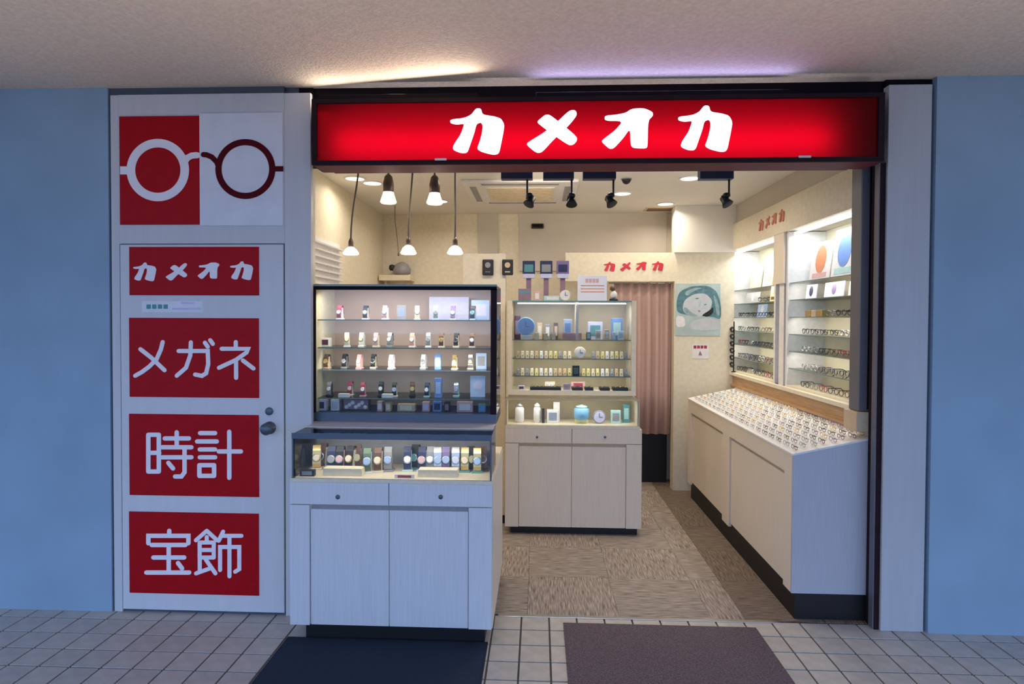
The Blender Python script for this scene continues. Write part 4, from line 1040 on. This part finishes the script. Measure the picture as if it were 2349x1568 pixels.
# ================================================================== CEILING FITTINGS
for i, (x, y) in enumerate(DOWN):
    pos = ['left of a close pair near the left wall', 'right of a close pair near the left wall', 'on the right side near the front', 'at the rear right', 'over the entrance aisle', 'left of the entrance aisle', 'in front of the header board', 'at the rear left'][i]
    t = thing('downlight', f'round recessed ceiling downlight {pos}', 'ceiling light', (x, y, CEIL))
    obj('trim_ring', lathe(nb(), [(.085, 0), (.085, -.006), (.07, -.008), (.07, -.001)], 24, (x, y, CEIL), cap=False), 'white', t, True)
    obj('diffuser', lathe(nb(), [(.07, -.001), (.07, -.003)], 24, (x, y, CEIL)), 'lamp_white', t)
def pendant(px, py_top, py_bot, y, label, short, drift=0):
    c = P(px, (py_top+py_bot)/2, 1, y); zt_, zb_ = P(px, py_top, 1, y).z, P(px, py_bot, 1, y).z
    t = thing('pendant_lamp', label, 'pendant lamp', (c.x, y, CEIL), 'pendant lamps above the left showcase')
    hs = .10 if short else .055
    r1 = .032 if short else .014
    pts = [(c.x+drift*(1-cos(pi*k/8))/2 if k else c.x, y, zt_+(CEIL-zt_)*k/8) for k in range(9)]
    obj('cord', tube(nb(), pts, .006, 6), 'cord', t)
    obj('ceiling_cap', lathe(nb(), [(.03, 0), (.03, -.012), (.01, -.025)], 16, (pts[-1][0], y, CEIL)), 'bronze', t, True)
    if short:
        obj('socket', lathe(nb(), [(.010, hs+.015), (.024, hs), (.034, hs*.55), (.033, .0)], 18, (c.x, y, zt_-hs), 2), 'bronze', t, True)
    else:
        obj('socket', lathe(nb(), [(.007, hs+.005), (.016, hs*.7), (.016, 0)], 16, (c.x, y, zt_-hs), 2), 'bronze', t, True)
    zs_ = zt_-hs
    obj('shade', lathe(nb(), [(r1, .005), (.036, -.012), (.052, zb_-zs_+.008), (.045, zb_-zs_)], 22, (c.x, y, zs_), 2), 'bulb', t, True)
    lamp('POINT', 'pendant_bulb', (c.x, y, zb_-.03), 1.0, WARM, .035)
pendant(805, 548, 584, .6, 'long corded pendant lamp, leftmost over the left showcase', False, .055)
pendant(891, 405, 466, .55, 'short pendant lamp with bronze socket, second from the left', True)
pendant(937, 544, 583, .6, 'long corded pendant lamp in the middle over the left showcase', False, .03)
pendant(997, 407, 468, .55, 'short pendant lamp with bronze socket, fourth from the left', True)
pendant(1044, 545, 583, .6, 'long straight corded pendant lamp, rightmost over the left showcase', False)
def spot(px, bx0, bx1, label, side):
    y = .35; p = P(px, 460, 1, y); q0 = P(bx0, 392, 1, y); q1 = P(bx1, 412, 1, y)
    t = thing('spotlight', label, 'spotlight', ((q0.x+q1.x)/2, y, CEIL), 'black spotlights behind the sign')
    obj('mounting_box', bx(q0.x, q1.x, y-.03, y+.03, q1.z, CEIL, bev=.003), 'spot_blue', t)
    sxx = p.x+side*.02
    obj('stem', tube(nb(), [(sxx, y, q1.z), (sxx, y, p.z+.035)], .006, 8), 'black', t)
    obj('joint', lathe(nb(), [(.012, -.014), (.022, -.006), (.022, .008), (.01, .016)], 14, (p.x+side*.006, y, p.z+.030), 2), 'black', t, True)
    bm = lathe(nb(), [(.012, -.03), (.022, -.026), (.024, .006), (.034, .03), (.030, .031)], 16, (p.x, y, p.z), 2)
    bmesh.ops.rotate(bm, verts=bm.verts, cent=(p.x, y, p.z), matrix=Matrix.Rotation(radians(180-25*side), 3, 'Y') @ Matrix.Rotation(.4, 3, 'X'))
    hd_ = obj('lamp_head', bm, 'black', t, True)
    obj('yoke', tube(nb(), [(p.x-.02, y, p.z+.03), (p.x-.026, y, p.z), ], .004, 6), 'black', t)
spot(1217, 1150, 1222, 'black spotlight, leftmost of the four behind the sign', -1)
spot(1311, 1246, 1316, 'black spotlight, second from the left behind the sign', 0)
spot(1399, 1337, 1412, 'black spotlight, third from the left behind the sign', 1)
spot(1664, 1603, 1680, 'black spotlight at the far right behind the sign', 1)
for _x in (.24, .50, 1.12): lamp('SPOT', 'spotlight_beam', (_x, .42, 2.40), 10, WARM, .03, target=(_x, 2.4, 2.74), spot=radians(60), blend=.9)
lamp('SPOT', 'spotlight_beam', (-.05, .42, 2.40), 22, WARM, .03, target=(-.05, 2.6, 2.72), spot=radians(48), blend=.8)
t = thing('ceiling_air_conditioner', 'cream cassette air conditioner set in the shop ceiling', 'air conditioner', (-.15, 1.8, CEIL))
obj('panel', bx(-.60, .30, 1.35, 2.25, CEIL-.025, CEIL, bev=.008), 'white', t)
obj('grille', bx(-.42, .12, 1.53, 2.07, CEIL-.032, CEIL-.025), 'cream', t)
for k in range(8): obj('slat', bx(-.40, .10, 1.56+k*.062, 1.575+k*.062, CEIL-.037, CEIL-.032), 'tan', t)
for x0, x1, y0, y1 in ((-.45, .15, 1.40, 1.45), (-.45, .15, 2.15, 2.20), (-.55, -.50, 1.5, 2.1), (.20, .25, 1.5, 2.1)): obj('outlet', bx(x0, x1, y0, y1, CEIL-.027, CEIL-.0251), 'grey', t)
pv = P(1512, 480, 2, CEIL)
t = thing('ceiling_vent', 'dark slot vent in the ceiling at the rear right', 'vent', (pv.x, pv.y, CEIL))
obj('frame', bx(pv.x-.14, pv.x+.14, pv.y-.10, pv.y+.08, CEIL-.006, CEIL), 'tan', t)
for k in range(3): obj('slot', bx(pv.x-.12, pv.x+.12, pv.y-.08+k*.05, pv.y-.05+k*.05, CEIL-.008, CEIL-.006), 'brown', t)
pv = P(1437, 410, 2, CEIL)
t = thing('ceiling_camera', 'small black dome camera on the ceiling right of centre', 'camera', (pv.x, pv.y, CEIL))
obj('dome', lathe(nb(), [(.035, 0), (.035, -.012), (.026, -.03), (.01, -.04)], 18, (pv.x, pv.y, CEIL)), 'black', t, True)
obj('base_ring', lathe(nb(), [(.042, 0), (.042, -.006), (.036, -.007)], 18, (pv.x, pv.y, CEIL)), 'grey', t, True)
p = P(1233, 519, 1, 2.86)
t = thing('wall_speaker', 'flat black box on the upper back wall', 'speaker', (p.x, 2.85, p.z-.025))
obj('case', bx(p.x-.062, p.x+.062, 2.81, 2.86, p.z-.024, p.z+.022, bev=.008), 'black', t)
obj('front_slot', bx(p.x-.05, p.x+.05, 2.808, 2.81, p.z-.015, p.z+.013), 'dark', t)
# back wall shelf with ornament
a = P(876, 632, 1, 2.8); b = P(946, 640, 1, 2.8)
t = thing('wall_shelf', 'small cream shelf on the back wall above the left showcase', 'shelf', ((a.x+b.x)/2, 2.85, b.z))
obj('board', bx(a.x, b.x, 2.68, 2.90, b.z-.02, a.z, bev=.003), 'cream', t)
for xx in (a.x+.05, b.x-.05): obj('bracket', bx(xx-.01, xx+.01, 2.75, 2.90, b.z-.09, b.z-.02), 'tan', t)
xo, zo = P(922, 620, 1, 2.78).x, a.z
t = thing('ornament', 'grey rounded ornament with a black knob on the back wall shelf', 'ornament', (xo, 2.78, zo))
bm = lathe(nb(), [(.05, 0), (.085, .02), (.09, .06), (.065, .11), (.02, .135)], 20, (xo, 2.78, zo)); obj('body', bm, 'grey', t, True)
obj('knob', lathe(nb(), [(.02, .0), (.032, .02), (.028, .05), (.01, .06)], 14, (xo-.10, 2.78, zo+.05)), 'black', t, True)
obj('arm', tube(nb(), [(xo-.09, 2.78, zo+.07), (xo-.03, 2.78, zo+.06)], .014, 8), 'grey', t)
# louvred light panel on the left wall
t = thing('louvre_panel', 'white horizontal louvres on the left interior wall', 'louvre', (-1.58, 1.2, 1.85))
obj('frame', bx(-1.6, -1.585, .75, 1.50, 1.60, 2.20), 'white', t)
for k in range(12): obj('slat', bx(-1.585, -1.55, .77, 1.48, 1.62+k*.048, 1.632+k*.048), 'white', t)
p = P(906, 492, 1, 2.4); q = P(914, 555, 1, 2.4)
t = thing('pull_cord', 'thin grey cord hanging from the ceiling at the rear left', 'cord', (p.x, 2.4, CEIL))
obj('cord', tube(nb(), [(p.x, 2.4, CEIL), (p.x, 2.4, p.z-.05), (p.x+.02, 2.4, q.z+.05), (q.x, 2.4, q.z-.1)], .003, 6), 'cord', t)
obj('toggle', lathe(nb(), [(.004, 0), (.009, -.02), (.006, -.03)], 10, (q.x, 2.4, q.z-.1)), 'cord', t)
